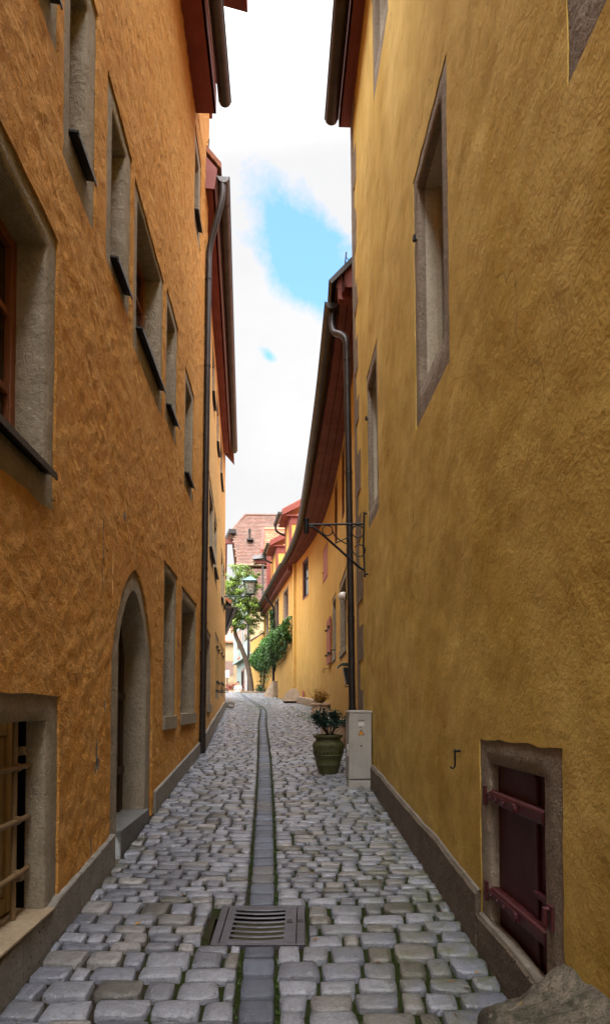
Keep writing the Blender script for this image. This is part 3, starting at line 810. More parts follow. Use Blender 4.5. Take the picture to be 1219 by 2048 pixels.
# eave
mb = MB(); fbox(mb, FA, -7, 8.2, 7.80, 7.84, -.05, .27, 6); fbox(mb, FA, -7, 8.2, 7.80, 8.12, .245, .272, 6); fbox(mb, FA, 8.175, 8.2, 7.84, 8.3, -.02, .245)
mb.build('eave_board', M['red'], A, bevel=.004)
gutter('gutter', [FA.p(d, 7.92, .39) for d in (-7, -2, .9, 3, 5, 7, 8.16)], .075, A, M['zinc_grey'], 1.1)
roof_slab('roof', FA, -7, 8.24, 8.12, .36, 4.5, R(50), M['tiles'], A)
mb = MB(); fbox(mb, FA, 9.56, 9.66, 9.1, 9.62, -.6, .05); fbox(mb, FA, 9.3, 9.66, 9.6, 9.66, -.6, .09); mb.build('verge_board', M['red'], A)
# hoist bay above the eave
mb = MB()
P = [Vector((-1.3, 5.6, EYE+8.50)), Vector((-.685, 5.6, EYE+8.33)), Vector((-.685, 7.5, EYE+8.33)), Vector((-1.3, 7.5, EYE+8.50))]
mb.hexa(P + [p + Vector((0, 0, .28)) for p in P]); mb.build('hoist_roof', M['red'], A, bevel=.01)
mb = MB(); mb.box(-1.15, -.95, 6.4, 7.2, EYE+8.36, EYE+8.5); mb.build('hoist_beam', M['red_dark'], A)
# ------------------------------------------------------------------ far left house
B = thing('townhouse', 'farther orange house on the left with ochre shutters and long zinc gutter', 'house', (FB.xf(15), 15, gz(15)))
WB = [((11.3, 13.0, 2.7, 4.25), (11.5, 12.85, 2.95, 4.08)), ((13.05, 14.55, 2.7, 4.25), (13.2, 14.4, 2.95, 4.08)), ((16.9, 18.4, 2.8, 4.35), (17.05, 18.25, 3.0, 4.2)), ((18.5, 20.1, 2.9, 4.4), (18.65, 19.95, 3.12, 4.25)),
      ((12.3, 13.4, 6.05, 7.3), (12.45, 13.25, 6.3, 7.2)), ((14.3, 15.5, 5.95, 7.25), (14.45, 15.35, 6.15, 7.15)), ((16.4, 18.1, 6.0, 7.3), (16.55, 17.95, 6.2, 7.2))]
SB = [((13.6, 15.7, .20, 1.66), (13.8, 15.5, .42, 1.5)), ((16.4, 19.0, .30, 1.72), (16.6, 18.8, .5, 1.6))]
GB = ((10.5, 11.75, -.10, 1.35), (10.65, 11.6, .05, 1.2))
DB = ((19.75, 20.55, -.35, 1.75), (19.9, 20.4, -.3, 1.6))
wall('wall', FB, 9.6, 20.6, -1.2, 7.8, [w[0] for w in WB] + [s[0] for s in SB] + [GB[0], DB[0]], M['orange2'], B, .11, .03, .9, .06, .012)
for i, (o_, i_) in enumerate(WB): window(B, FB, o_, i_, .2, rows=3, cols=2, seed=70+i)
window(B, FB, GB[0], GB[1], .12, sill='stone', frame='far_white', rows=2, cols=2, seed=80)
window(B, FB, DB[0], DB[1], .2, sill=None, frame='wood_dark', rows=1, seed=81)
for i, (o_, i_) in enumerate(SB):
    w = ring(FB, o_, i_, .08, seed=84+i).build('window', M['surround'], B, angle=50); w['label'] = 'window closed by ochre board shutters'
    a, b, c, e = i_; m = (a+b)/2
    for (x0, x1) in ((a, m-.006), (m+.006, b)):
        mb = MB(); n = 4
        for q in range(n): fbox(mb, FB, x0+(x1-x0)*q/n+.004, x0+(x1-x0)*(q+1)/n-.004, c, e, -.06, .015)
        sh = mb.build('shutter', M['shut_y'], w)
        for y in (c+.15, e-.15):
            mb = MB(); fbox(mb, FB, x0+.02, x1-.02, y-.02, y+.02, .015, .026); mb.tube([FB.p(x0+.02, y, .024), FB.p(x0+.02, y, .07)], .025, 8); mb.build('strap_hinge', M['iron'], sh)
    for x in (a+.2, b-.2):
        mb = MB(); mb.tube([FB.p(x, c-.05, 0), FB.p(x, c-.05, .14), FB.p(x, c+.02, .14)], .012, 6); mb.build('shutter_stay', M['iron'], w)
plinth(B, FB, 9.6, 20.55, lambda d: FB.g(d) + .24, .035, (1.0, 1.6), M['plinth'])
mb = MB(); mb.quad(FB.p(20.6, -1, 0), FB.p(20.6, 9, 0), FB.p(20.6, 9, -6), FB.p(20.6, -1, -6)); mb.build('end_wall', M['orange2'], B)
mb = MB(); fbox(mb, FB, 18.9, 20.6, 7.8, 8.6, -.3, .01, 3); mb.build('upper_wall', M['orange2'], B)
def ovB(d): return .20
mb = MB(); fbox(mb, FB, 9.25, 18.9, 7.68, 7.72, -.10, .20, 8); fbox(mb, FB, 9.25, 18.9, 7.68, 7.98, .175, .203, 8)
P = [FB.p(9.235, 7.68, -.10), FB.p(9.235, 7.68, .20), FB.p(9.235, 7.98, .24), FB.p(9.235, 8.3, -.06)]
mb.poly(P); mb.poly([p + Vector((0, .03, 0)) for p in P])
for i in range(4): mb.quad(P[i], P[(i+1)%4], P[(i+1)%4] + Vector((0, .03, 0)), P[i] + Vector((0, .03, 0)))
mb.build('eave_board', M['red'], B)
gutter('gutter', [FB.p(d, 7.86 + .01*math.sin(d), .33) for d in (9.22, 11, 13, 15, 17, 19.1)], .085, B, M['zinc_grey'], .95)
roof_slab('roof', FB, 9.25, 20.6, 8.0, .30, 4.5, R(48), M['tiles'], B)
mb = MB()
q = FB.p(9.3, 8.25, .1); mb.tube([q, q + Vector((.02, 0, .22))], .007, 6)
for t in (.06, .12, .18): mb.tube([q + Vector((0, 0, t)), q + Vector((-.12, .05, t*.6))], .004, 5)
mb.build('snow_guard', M['iron'], B)
top = FB.p(9.33, 7.80, .33)
pts = smooth_path([(-1.225, 9.3, EYE+7.80), (-1.23, 9.3, EYE+7.6), (-1.30, 9.32, EYE+7.32), (-1.40, 9.36, EYE+7.0), (-1.438, 9.38, EYE+6.8), (-1.442, 9.38, EYE+6.6)], 5)
base_h = ground(-1.53, 9.4) - EYE
pts += [Vector((-1.442 - .098*t, 9.38, EYE + 6.6 + (base_h - 6.6)*t)) for t in (.2, .4, .6, .8, 1)]
def pipe_at(h, x0=-1.442, h0=6.6, x1=-1.54): return Vector((x0 + (x1-x0)*(h0-h)/(h0-base_h), 9.38, EYE+h))
downpipe(B, pts, .046, M['zinc'], [(pipe_at(h), pipe_at(h-.035)) for h in (6.45, 5.15, 3.55, 2.1, 1.95, 1.28)] + [(pipe_at(.83), pipe_at(.80)), (pipe_at(-.38), pipe_at(base_h))])
# ------------------------------------------------------------------ near right house
Rr = thing('townhouse', 'near ochre house with smooth wavy plaster and a small maroon hatch at street level', 'house', (FR.xf(5), 5, gz(5)))
RW = [((3.70, 4.61, 2.05, 3.87), (3.83, 4.49, 2.28, 3.73)), ((6.35, 7.12, 2.02, 3.75), (6.45, 7.02, 2.2, 3.58)), ((5.5, 6.38, 6.15, 7.6), (5.62, 6.26, 6.35, 7.45)), ((1.2, 2.183, 2.17, 4.0), (1.33, 2.05, 2.34, 3.85))]
RDo, RDi = (2.29, 3.243, -1.30, -.157), (2.46, 3.10, -1.28, -.277)
wall('wall', FR, .6, 8.22, -1.75, 7.75, [w[0] for w in RW] + [RDo], M['ochre'], Rr, .05, .045, .75, .05, .014, calm=[(8.0, 8.5, -3, 9)])
mb = MB(); mb.quad(FR.p(8.22, -1.2, -.0), FR.p(8.22, 8.6, -.0), FR.p(8.22, 8.6, -6), FR.p(8.22, -1.2, -6)); mb.build('end_wall', M['ochre'], Rr)
mb = MB(); fbox(mb, FR, -8, .605, -3.2, 7.75, -.4, .02, 4); mb.build('unseen_shade_wall', M['ochre'], Rr)  # out-of-view run behind the camera, added to shade the near right wall
for i, (o_, i_) in enumerate(RW):
    w = ring(FR, o_, i_, .05, front=.005, seed=100+i).build('window', M['surround_r'], Rr, angle=50)
    a, b, c, e = i_; mb = MB()
    mb2 = MB()
    vs_ = []
    for (dd, hh) in ((a, c), (b, c), (b, e), (a, e)): vs_.append((dd, hh))
    for q in range(4):
        p, r_ = vs_[q], vs_[(q+1) % 4]
        mb.quad(FR.p(*p, -.05), FR.p(*r_, -.05), FR.p(*r_, -.30), FR.p(*p, -.30))
    fbox(mb, FR, b-.02, b, c, e, -.16, -.13)      # rebate on the far jamb
    mb.build('reveal', M['jamb_r'], w)
    mb = MB(); fw = .05
    for (x0, x1, y0, y1) in ((a, a+fw, c, e), (b-fw, b, c, e), (a+fw, b-fw, c, c+fw), (a+fw, b-fw, e-fw, e), (a+fw, b-fw, (c+e)/2-.02, (c+e)/2+.02)): fbox(mb, FR, x0, x1, y0, y1, -.30, -.255)
    mb.build('frame', M['wood_dark'], w)
    mb = MB(); mb.quad(FR.p(a,c,-.285), FR.p(b,c,-.285), FR.p(b,e,-.285), FR.p(a,e,-.285)); mb.build('pane', M['glass'], w)
    for y in (c + (e-c)*.76,):
        mb = MB(); mb.tube([FR.p(b+.03, y, -.02), FR.p(b+.03, y, .025), FR.p(b+.03, y+.035, .025)], .009, 8); mb.tube([FR.p(b+.03, y-.01, .025), FR.p(b+.03, y+.02, .025)], .013, 8)
        mb.build('shutter_pin', M['iron'], w)
# hatch
w = ring(FR, RDo, RDi, .09, front=.005, seed=120, jit=.006).build('hatch', M['surround_r'], Rr, angle=50); w['label'] = 'low maroon plank hatch with two strap hinges in a stone frame'
a, b, c, e = RDi
mb = MB(); sp = [a, a+.19, b-.0]
for x0, x1, o1 in ((2.46, 2.645, -.045), (2.651, 3.10, -.038)): fbox(mb, FR, x0, x1, -1.16, e+(-.0 if x0 > 2.6 else -.012), -.10, o1)
fbox(mb, FR, 2.615, 2.650, -1.16, e-.02, -.05, -.030)
lid = mb.build('plank_door', M['maroon'], w, bevel=.006)
for y in (-.445, -.925):
    mb = MB(); fbox(mb, FR, 2.47, 3.14, y-.028, y+.035, -.045, .005, 1); s_ = mb.build('strap_hinge', M['maroon_iron'], lid, bevel=.012)
    mb = MB()
    fbox(mb, FR, 2.74, 3.13, y-.018, y+.018, .006, .012)
    mb.tube([FR.p(3.155, y-.045, .0), FR.p(3.155, y+.05, .0)], .020, 10)
    for x in (2.78, 2.9, 2.99, 3.08): mb.tube([FR.p(x, y, .010), FR.p(x, y, .020)], .011, 8)
    mb.tube([FR.p(2.76, y, .010), FR.p(2.76, y, .022)], .022, 10)
    o_ = mb.build('rivet', M['maroon_iron'], lid); 
mb = MB(); fbox(mb, FR, 2.40, 2.62, -.79, -.765, -.035, -.012); mb.tube([FR.p(2.41, -.777, -.02), FR.p(2.41, -.777, .03), FR.p(2.41, -.84, .03)], .013, 8); fbox(mb, FR, 2.385, 2.43, -.86, -.76, -.02, .015); mb.build('latch', M['maroon_iron'], lid, bevel=.004)
PR = [(.6, -1.30), (2.28, -1.12), (2.6, -1.106), (3.25, -1.073)]
PR2 = [(3.25, -.945), (3.6, -.92), (4.2, -.855), (5.2, -.79), (6.0, -.725), (7.12, -.642), (8.2, -.56)]
plinth(Rr, FR, .6, 3.24, lambda d: interp(PR, d), .034, (5, 6), M['plinth_r'], wav=.012)
plinth(Rr, FR, 3.25, 8.2, lambda d: interp(PR2, d)-.012, .034, (9, 10), M['plinth_r'], wav=.022)
mb = MB(); pr = None
for tb, lo, hi in ((PR, .6, 3.24), (PR2, 3.25, 8.2)):
    pr = None; n = int((hi-lo)/.07)
    for i in range(n+1):
        x = lo + (hi-lo)*i/n; t = interp(tb, x) - (.012 if tb is PR2 else 0) + (.022 if tb is PR2 else .012)*noise.noise(Vector((x*2.3, 0, 4)))
        w1 = .012*noise.noise(Vector((x*3, 1, 9)))
        cur = [mb.vert(f_) for f_ in (FR.p(x, t-.002, .024+w1*.3), FR.p(x, t+.008, .023+w1*.3), FR.p(x, t+.018+w1*.7, .019), FR.p(x, t+.022+w1, -.02))]
        if pr:
            for q in range(3): mb.f.append((pr[q], pr[q+1], cur[q+1], cur[q]))
        pr = cur
mb.build('mortar_cap', M['mortar'], Rr, smooth=True)
# exposed corner stones: alternately long and short, set a little proud of the end of the plaster
h = -.55; i = 0
while h < 7.6:
    L = U(.28, .5); wd = (U(.40, .58) if i % 2 else U(.16, .28))
    mb = MB(); n = 7; pv = None
    for q in range(n+1):
        y = h + L*q/n - .004; ww = wd + .05*noise.noise(Vector((y*5, i, 2)))
        cur = [mb.vert(FR.p(8.226, y, -.2)), mb.vert(FR.p(8.226, y, .016 + .003*noise.noise(Vector((y*8, 2, i))))), mb.vert(FR.p(8.22 - ww*.5, y, .018 + .003*noise.noise(Vector((y*9, 5, i))))), mb.vert(FR.p(8.22-ww, y, .013)), mb.vert(FR.p(8.22-ww-.01, y, -.02))]
        if pv:
            for z in range(4): mb.f.append((pv[z], pv[z+1], cur[z+1], cur[z]))
        pv = cur
    mb.build('corner_stone', M['quoin'], Rr, angle=50); h += L; i += 1
mb = MB(); fbox(mb, FR, -8, 8.3, 7.70, 7.74, -.05, .16, 6); fbox(mb, FR, -8, 8.3, 7.70, 7.95, .14, .162, 6); fbox(mb, FR, 8.28, 8.3, 7.74, 8.3, -.02, .14); mb.build('eave_board', M['red_dark'], Rr)
gutter('gutter', [FR.p(d, 7.78, .26) for d in (-8, -2, .6, 3, 5, 7, 8.28)], .082, Rr, M['zinc'], .9)
roof_slab('roof', FR, -8, 8.32, 7.95, .24, 4.5, R(50), M['tiles'], Rr)
# ------------------------------------------------------------------ curved yellow house
Y = thing('townhouse', 'long curved yellow house on the right behind the black downpipe, deep red eave', 'house', (FY.xf(15), 15, gz(15)))
WY = [((12.85, 13.65, 4.0, 5.58), (12.9, 13.6, 4.07, 5.5)), ((14.95, 15.75, 4.0, 5.58), (15.0, 15.7, 4.07, 5.5)), ((22.2, 23.3, 3.97, 5.42), (22.28, 23.22, 4.05, 5.36))]
SY = [((17.8, 19.0, 3.72, 4.75), (17.88, 18.92, 3.8, 4.68))]
TY = [((12.3, 14.3, 1.05, 2.8), (12.5, 14.1, 1.25, 2.62)), ((15.35, 16.5, 1.15, 2.85), (15.5, 16.38, 1.32, 2.72))]
wall('wall', FY, 8.22, 24.6, -1.0, 5.75, [w[0] for w in WY+SY+TY], M['yellow'], Y, .12, .03, .6, .04, .01)
for i, (o_, i_) in enumerate(WY): window(Y, FY, o_, i_, .08, mat='red_dark', sill=None, frame='wood_dark', rows=2, cols=1, seed=130+i)
for i, (o_, i_) in enumerate(TY): window(Y, FY, o_, i_, .16, mat='surround', sill='stone', frame='wood_dark', rows=2, seed=140+i)
for (o_, i_) in SY:
    w = ring(FY, o_, i_, .05, seed=150).build('window', M['shut_r'], Y, angle=50); w['label'] = 'small upper window closed by a pinkish red shutter'
    a, b, c, e = i_; mb = MB()
    for q in range(4): fbox(mb, FY, a+(b-a)*q/4+.004, a+(b-a)*(q+1)/4-.004, c, e, -.03, .01)
    mb.build('shutter', M['shut_r'], w)
    mb = MB(); mb.tube([FY.p(b-.1, c+.25, .01), FY.p(b-.1, c+.25, .06)], .012, 6); mb.build('shutter_stay', M['iron'], w)
mb = MB()
for q in range(4): fbox(mb, FY, 16.55+1.05*q/4+.004, 16.55+1.05*(q+1)/4-.004, 1.2, 2.42, .03, .065)
sh = mb.build('shutter', M['shut_r'], Y); sh['label'] = 'pinkish red shutter folded open against the yellow wall'
for y in (1.45, 2.15):
    mb = MB(); fbox(mb, FY, 16.5, 17.55, y-.02, y+.02, .066, .075); mb.tube([FY.p(16.6, y, .07), FY.p(16.6, y, .13)], .028, 8); mb.tube([FY.p(17.5, y, .07), FY.p(17.5, y, .12)], .025, 8); mb.build('strap_hinge', M['iron'], sh)
for (x, y) in ((15.4, 1.42), (17.8, 1.1)):
    mb = MB(); mb.tube([FY.p(x, y, 0), FY.p(x, y, .13), FY.p(x, y-.12, .13)], .012, 6); mb.build('shutter_stay', M['iron'], Y)
EV = [(8.6, .385), (11.2, .296), (14.7, .125), (17.5, -.03), (20.1, -.215), (22.6, -.52), (24.8, -.86)]
def ev(d): return interp(EV, d, True)
def over_y(d):
    return max(.15, FY.xf(d) - ev(d))
dl = [8.5 + (24.7-8.5)*i/26 for i in range(27)]
mb = MB(); pr = None
for d in dl:
    o = over_y(d) - .12
    cur = [mb.vert(p) for p in (FY.p(d, 5.66, -.05), FY.p(d, 5.66, o*.45), FY.p(d, 5.67, o), FY.p(d, 5.90, o+.01), FY.p(d, 5.92, o-.03), FY.p(d, 5.72, o-.03), FY.p(d, 5.72, -.05))]
    if pr:
        for q in range(6): mb.f.append((pr[q], pr[q+1], cur[q+1], cur[q]))
    pr = cur
mb.build('soffit', M['red_dark'], Y)
mb = MB()
for d in dl[:-1]: pass
for fr in (.33, .66):
    for i in range(len(dl)-1):
        a, b = dl[i], dl[i+1]; oa, ob = (over_y(a)-.12)*fr, (over_y(b)-.12)*fr
        mb.quad(FY.p(a, 5.657, oa), FY.p(b, 5.657, ob), FY.p(b, 5.657, ob+.01), FY.p(a, 5.657, oa+.01))
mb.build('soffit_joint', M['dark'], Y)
gutter('gutter', [Vector((ev(d), d, EYE+5.74)) for d in [8.85 + (24.9-8.85)*i/24 for i in range(25)]], .088, Y, M['zinc'], .62)
roof_slab('roof', FY, 8.62, 24.9, 5.78, lambda d: over_y(d) - .05, 4.5, R(47), M['tiles'], Y, 14)
mb = MB()   # boxed end of the eave
P = [(.70, 5.72), (.44, 5.90), (.44, 6.12), (.66, 6.40), (.70, 6.44)]
fr_ = [Vector((x, 8.44, EYE+h)) for x, h in ((.40, 5.92), (.40, 6.07), (.66, 6.42), (.72, 6.42), (.72, 5.92))]
red = [Vector((x, 8.60, EYE+h)) for x, h in ((.452, 5.66), (.452, 5.88), (.605, 6.05), (.76, 6.2), (.76, 5.62), (.46, 5.62))]
mb.poly(red); mb.poly([p + Vector((0, .12, 0)) for p in red])
for i in range(6): mb.quad(red[i], red[(i+1)%6], red[(i+1)%6] + Vector((0,.12,0)), red[i] + Vector((0,.12,0)))
mb.build('verge_board', M['red'], Y)
mb = MB(); c0, c1 = Vector((.345, 8.56, EYE+5.82)), Vector((.72, 8.56, EYE+6.20))
u = (c1-c0).normalized(); mb.obox((c0+c1)/2 + Vector((0,.25,0)), u, Vector((0,1,0)), u.cross(Vector((0,1,0))), (c1-c0).length/2, .27, .03); mb.build('verge_flashing', M['zinc'], Y)
mb = MB(); q = Vector((.54, 8.62, EYE+6.02)); mb.tube([q, q + Vector((.03, 0, .26))], .009, 6)
for t in (.05, .12, .19): mb.tube([q + Vector((.03*t/.26, 0, t)), q + Vector((.12, .05, t*.75))], .005, 5)
mb.build('snow_guard', M['iron'], Y)
gb = ground(.64, 8.55) - EYE
pts = smooth_path([(.39, 8.95, EYE+5.66), (.39, 8.94, EYE+5.48), (.42, 8.86, EYE+5.32), (.50, 8.70, EYE+5.19), (.56, 8.60, EYE+5.06), (.575, 8.60, EYE+4.88)], 6)
def pipe2(h): t = (4.88-h)/(4.88-gb); return Vector((.575 + .085*t, 8.60, EYE+h))
pts += [pipe2(4.88 + (gb-4.88)*t) for t in (.15, .3, .5, .7, .85, 1)]
downpipe(Y, pts, .047, M['iron'] if False else M['zinc'], [(pipe2(h), pipe2(h-.03)) for h in (4.8, 3.25, 1.25, 1.2)] + [(pipe2(.0), pipe2(-.06))])
mb = MB(); n = 14; pr = None
for i in range(n+1):
    d = 17.0 + (24.3-17.0)*i/n; t = FY.g(d) + .26; 
    cur = [mb.vert(p) for p in (FY.p(d, FY.g(d)-.1, .14), FY.p(d, t-.02, .13), FY.p(d, t, .11), FY.p(d, t+.01, -.03))]
    if pr:
        for q in range(3): mb.f.append((pr[q], pr[q+1], cur[q+1], cur[q]))
    pr = cur
mb.build('stone_footing', M['ledge'], Y)
# ------------------------------------------------------------------ last yellow house with dormers
Z = thing('townhouse', 'farthest yellow house on the right with red trimmed dormers above its gutter', 'house', (FZ.xf(30), 30, gz(30)))
WZ = [((26.4, 28.3, 3.8, 5.2), (26.6, 28.1, 3.94, 5.1)), ((29.8, 31.8, 3.75, 5.35), (30.0, 31.6, 3.9, 5.25)), ((34.6, 36.2, 3.75, 5.35), (34.8, 36.0, 3.9, 5.25)), ((24.95, 25.35, 1.85, 2.75), (25.0, 25.3, 1.9, 2.7))]
wall('wall', FZ, 24.6, 37.5, -.3, 5.75, [w[0] for w in WZ], M['yellow2'], Z, .15, .03, .5, .04, .01)
for i, (o_, i_) in enumerate(WZ): window(Z, FZ, o_, i_, .16, mat='surround_r', sill=None, frame='brown_frame', rows=2, seed=170+i)
mb = MB(); fbox(mb, FZ, 24.55, 24.85, -.3, 5.7, -.05, .06); mb.build('pilaster', M['yellow'], Z, bevel=.01)
mb = MB(); fbox(mb, FZ, 37.48, 37.52, -.3, 6.5, -5, .0); mb.build('end_wall', M['yellow2'], Z)
mb = MB(); n = 20
mb.poly([FZ.p(31.3 + .30*math.cos(6.283*i/n), 2.2 + .42*math.sin(6.283*i/n), .034) for i in range(n)]); mb.build('oval_vent', M['dark'], Z)
mb = MB(); fbox(mb, FZ, 24.9, 37.4, 5.45, 5.72, .0, .22, 4); fbox(mb, FZ, 24.9, 37.4, 5.69, 5.74, .22, .40, 4); mb.build('eave_board', M['red_dark'], Z)
gutter('gutter', [FZ.p(d, 5.74 , .47) for d in (24.9, 28, 31, 34, 37.6)], .085, Z, M['zinc'], .8)
roof_slab('roof', FZ, 24.9, 37.5, 5.84, .42, 5, R(47), M['tiles'], Z, 3)
pts = smooth_path([FZ.p(31.6, 5.66, .45), FZ.p(31.6, 5.5, .42), FZ.p(31.6, 5.3, .25), FZ.p(31.6, 5.1, .10), FZ.p(31.6, 4.9, .08)], 5) + [FZ.p(31.6, h, .08) for h in (4, 3, 2, 1.3)]
downpipe(Z, pts, .06, M['zinc'], [(FZ.p(31.6, 3.9, .08), FZ.p(31.6, 3.85, .08))])
pts = smooth_path([FZ.p(37.5, 5.66, .47), FZ.p(37.5, 5.45, .45), FZ.p(37.55, 5.3, .2), FZ.p(37.6, 5.2, -.1)], 5)
downpipe(Z, pts, .055, M['zinc'], [])
# pipe stub and plate low on the wall
mb = MB(); mb.tube([FZ.p(26.0, FZ.g(26)+.02, .06), FZ.p(26.0, .62, .06), FZ.p(25.8, .64, .08)], .035, 8); mb.build('pipe_stub', M['zinc'], Z)
TILE = [(.185, .098, .073), (.17, .086, .062), (.19, .108, .083), (.155, .082, .062), (.18, .105, .082)]
TILE2 = [(.31, .135, .07), (.28, .115, .058), (.33, .155, .085)]
def shed_dormer(d0, d1, hg):
    w0 = MB()
    def q(d, h, o): return FZ.p(d, h, o)
    # walls
    fbox(w0, FZ, d0+.12, d1-.1, 5.9, hg-.15, -1.6, .02)
    dm = w0.build('dormer', M['yellow2'], Z)
    mb = MB()
    for (x0, x1, h0, h1) in ((d0+.10, d0+.28, 5.9, hg-.1), (d1-.28, d1-.08, 5.9, hg-.1), (d0+.1, d1-.1, 5.95, 6.15), (d0+.1, d1-.1, hg-.3, hg-.1)): fbox(mb, FZ, x0, x1, h0, h1, -.05, .05)
    fbox(mb, FZ, d0+.09, d0+.13, hg-.42, hg-.12, -1.5, -.0)
    P = [q(d0-.1, hg-.12, .36), q(d0-.1, hg+.12, .36), q(d0-.1, hg+1.0, -1.2), q(d0-.1, hg+.72, -1.2)]
    for dd in (0, ):
        mb.poly(P); mb.poly([p + Vector((0, .1, 0)) for p in P])
        for i in range(4): mb.quad(P[i], P[(i+1)%4], P[(i+1)%4]+Vector((0,.1,0)), P[i]+Vector((0,.1,0)))
    fbox(mb, FZ, d0, d1, hg-.12, hg-.06, -.4, .30)
    mb.build('dormer_frame', M['red'], dm)
    mb = MB(); mb.hexa([q(d0-.08, hg, .34), q(d1, hg, .34), q(d1, hg+.95, -1.3), q(d0-.08, hg+.95, -1.3), q(d0-.08, hg+.14, .36), q(d1, hg+.14, .36), q(d1, hg+1.1, -1.3), q(d0-.08, hg+1.1, -1.3)])
    mb.c = [(.4, .17, .1)]*len(mb.v); mb.build('dormer_roof', M['tiles'], dm)
    gutter('dormer_gutter', [q(d0-.1, hg, .45), q(d1+.05, hg, .45)], .08, dm, M['zinc'], .8)
    mb = MB(); mb.tube(smooth_path([q(d1-.05, hg-.06, .45), q(d1-.05, hg-.28, .42), q(d1-.05, hg-.42, .2), q(d1-.05, hg-.5, -.1)], 4), .05, 8); mb.build('dormer_pipe', M['zinc'], dm)
shed_dormer(25.7, 27.4, 8.0); shed_dormer(30.5, 32.6, 8.0)
w0 = MB(); w0.box(-1.93, -.3, 34.1, 36.6, EYE+5.9, EYE+8.3); dm = w0.build('dormer', M['yellow2'], Z)
mb = MB()
for (x0, x1, y0, y1, h0, h1) in ((-2.08, -1.86, 34.02, 34.3, 5.7, 8.35), (-2.08, -1.9, 36.4, 36.62, 5.9, 8.35), (-2.07, -.3, 34.04, 34.18, 8.1, 8.36), (-2.06, -1.92, 34.3, 36.4, 7.9, 8.34), (-2.06, -1.92, 34.3, 36.4, 5.9, 6.1)): mb.box(x0, x1, y0, y1, EYE+h0, EYE+h1)
for t in range(6):
    pass
mb.hexa([(-2.40, 33.85, EYE+8.38), (-2.26, 33.85, EYE+8.38), (-2.26, 35.3, EYE+9.95), (-2.40, 35.3, EYE+9.95), (-2.40, 33.85, EYE+8.58), (-2.26, 33.85, EYE+8.58), (-2.26, 35.3, EYE+10.12), (-2.40, 35.3, EYE+10.12)])
mb.hexa([(-2.40, 36.8, EYE+8.38), (-2.26, 36.8, EYE+8.38), (-2.26, 35.32, EYE+9.95), (-2.40, 35.32, EYE+9.95), (-2.40, 36.8, EYE+8.58), (-2.26, 36.8, EYE+8.58), (-2.26, 35.32, EYE+10.12), (-2.40, 35.32, EYE+10.12)])
mb.poly([(-1.98, 34.2, EYE+8.3), (-1.98, 36.5, EYE+8.3), (-1.98, 35.3, EYE+9.7)])
mb.build('dormer_frame', M['red'], dm)
mb = MB(); mb.box(-1.99, -1.95, 34.6, 36.2, EYE+6.3, EYE+7.8); mb.build('dormer_hatch', M['wood_dark'], dm)
mb = MB(); ux = Vector((1, 0, 0)); uy = Vector((0, 1.45, 1.62))
tile_field(mb, Vector((-2.26, 33.85, EYE+8.42)), ux, uy, 2.3, 2.2, .24, .20, TILE2)
nz = len(mb.v); mb.quad((-2.26, 33.86, EYE+8.42), (.05, 33.86, EYE+8.42), (.05, 35.3, EYE+10.03), (-2.26, 35.3, EYE+10.03), (.25, .1, .05)); mb.quad((-2.26, 36.8, EYE+8.42), (.05, 36.8, EYE+8.42), (.05, 35.3, EYE+10.03), (-2.26, 35.3, EYE+10.03), (.25, .1, .05))
mb.tube([(-2.36, 35.3, EYE+10.06), (.05, 35.3, EYE+10.06)], .09, 8, col=(.42, .2, .12))
mb.build('dormer_roof', M['tiles'], dm, recalc=False)
mb = MB(); mb.hexa([(-2.85, 34.1, EYE+8.10), (-1.95, 34.1, EYE+8.18), (-1.95, 34.75, EYE+8.18), (-2.85, 34.75, EYE+8.10), (-2.85, 34.2, EYE+8.32), (-1.95, 34.2, EYE+8.42), (-1.95, 34.65, EYE+8.42), (-2.85, 34.65, EYE+8.32)]); mb.build('hoist_cover', M['zinc_grey'], dm)
mb = MB(); mb.box(-2.75, -1.95, 34.3, 34.55, EYE+7.92, EYE+8.09); mb.build('hoist_beam', M['red_dark'], dm)
# ------------------------------------------------------------------ mint house at the top of the lane
MH = thing('townhouse', 'mint green gabled house at the end of the lane with a broad tiled roof', 'house', (-4.5, 46, gz(46)))
dirf = Vector((-.22, 1, 0)).normalized(); nf = Vector((-1, -.22, 0)).normalized()
C0 = Vector((-3.9, 44.0, 0))
def mp(s, h, o=0): return C0 + dirf*s + nf*o + Vector((0, 0, EYE+h))
def mbox(mb, s0, s1, h0, h1, o0, o1): mb.hexa([mp(s0,h0,o0), mp(s1,h0,o0), mp(s1,h0,o1), mp(s0,h0,o1), mp(s0,h1,o0), mp(s1,h1,o0), mp(s1,h1,o1), mp(s0,h1,o1)])
LEN = 11.0
mb = MB()                                   # facade with gable, built as columns
mb.poly([mp(0, 3.85), mp(LEN, 3.85), mp(LEN, 7.6), mp(9.9, 9.7), mp(8.2, 12.1), mp(7.2, 13.4), mp(5.05, 13.4), mp(4.0, 12.1), mp(2.3, 9.7), mp(0, 7.3)])
mb.quad(mp(0, 3.85), mp(LEN, 3.85), mp(LEN, 3.85, -.3), mp(0, 3.85, -.3))
mb.quad(mp(.0, -.5, -.3), mp(LEN, -.5, -.3), mp(LEN, 3.85, -.3), mp(.0, 3.85, -.3))
mb.build('facade', M['mint'], MH)
mb = MB(); mb.poly([mp(0, -.5), mp(0, 7.6), mp(0, 7.6) + Vector((9, 0, 0)), mp(0, -.5) + Vector((9, 0, 0))]); mb.build('side_wall', M['cream'], MH)
for hh in (3.82, ):
    mb = MB(); mbox(mb, -.02, LEN, 3.72, 3.95, -.25, .06); mb.build('jetty_moulding', M['mint'], MH)
mb = MB(); mbox(mb, -.03, LEN, 7.55, 7.72, .0, .1); mb.build('storey_moulding', M['mint'], MH)
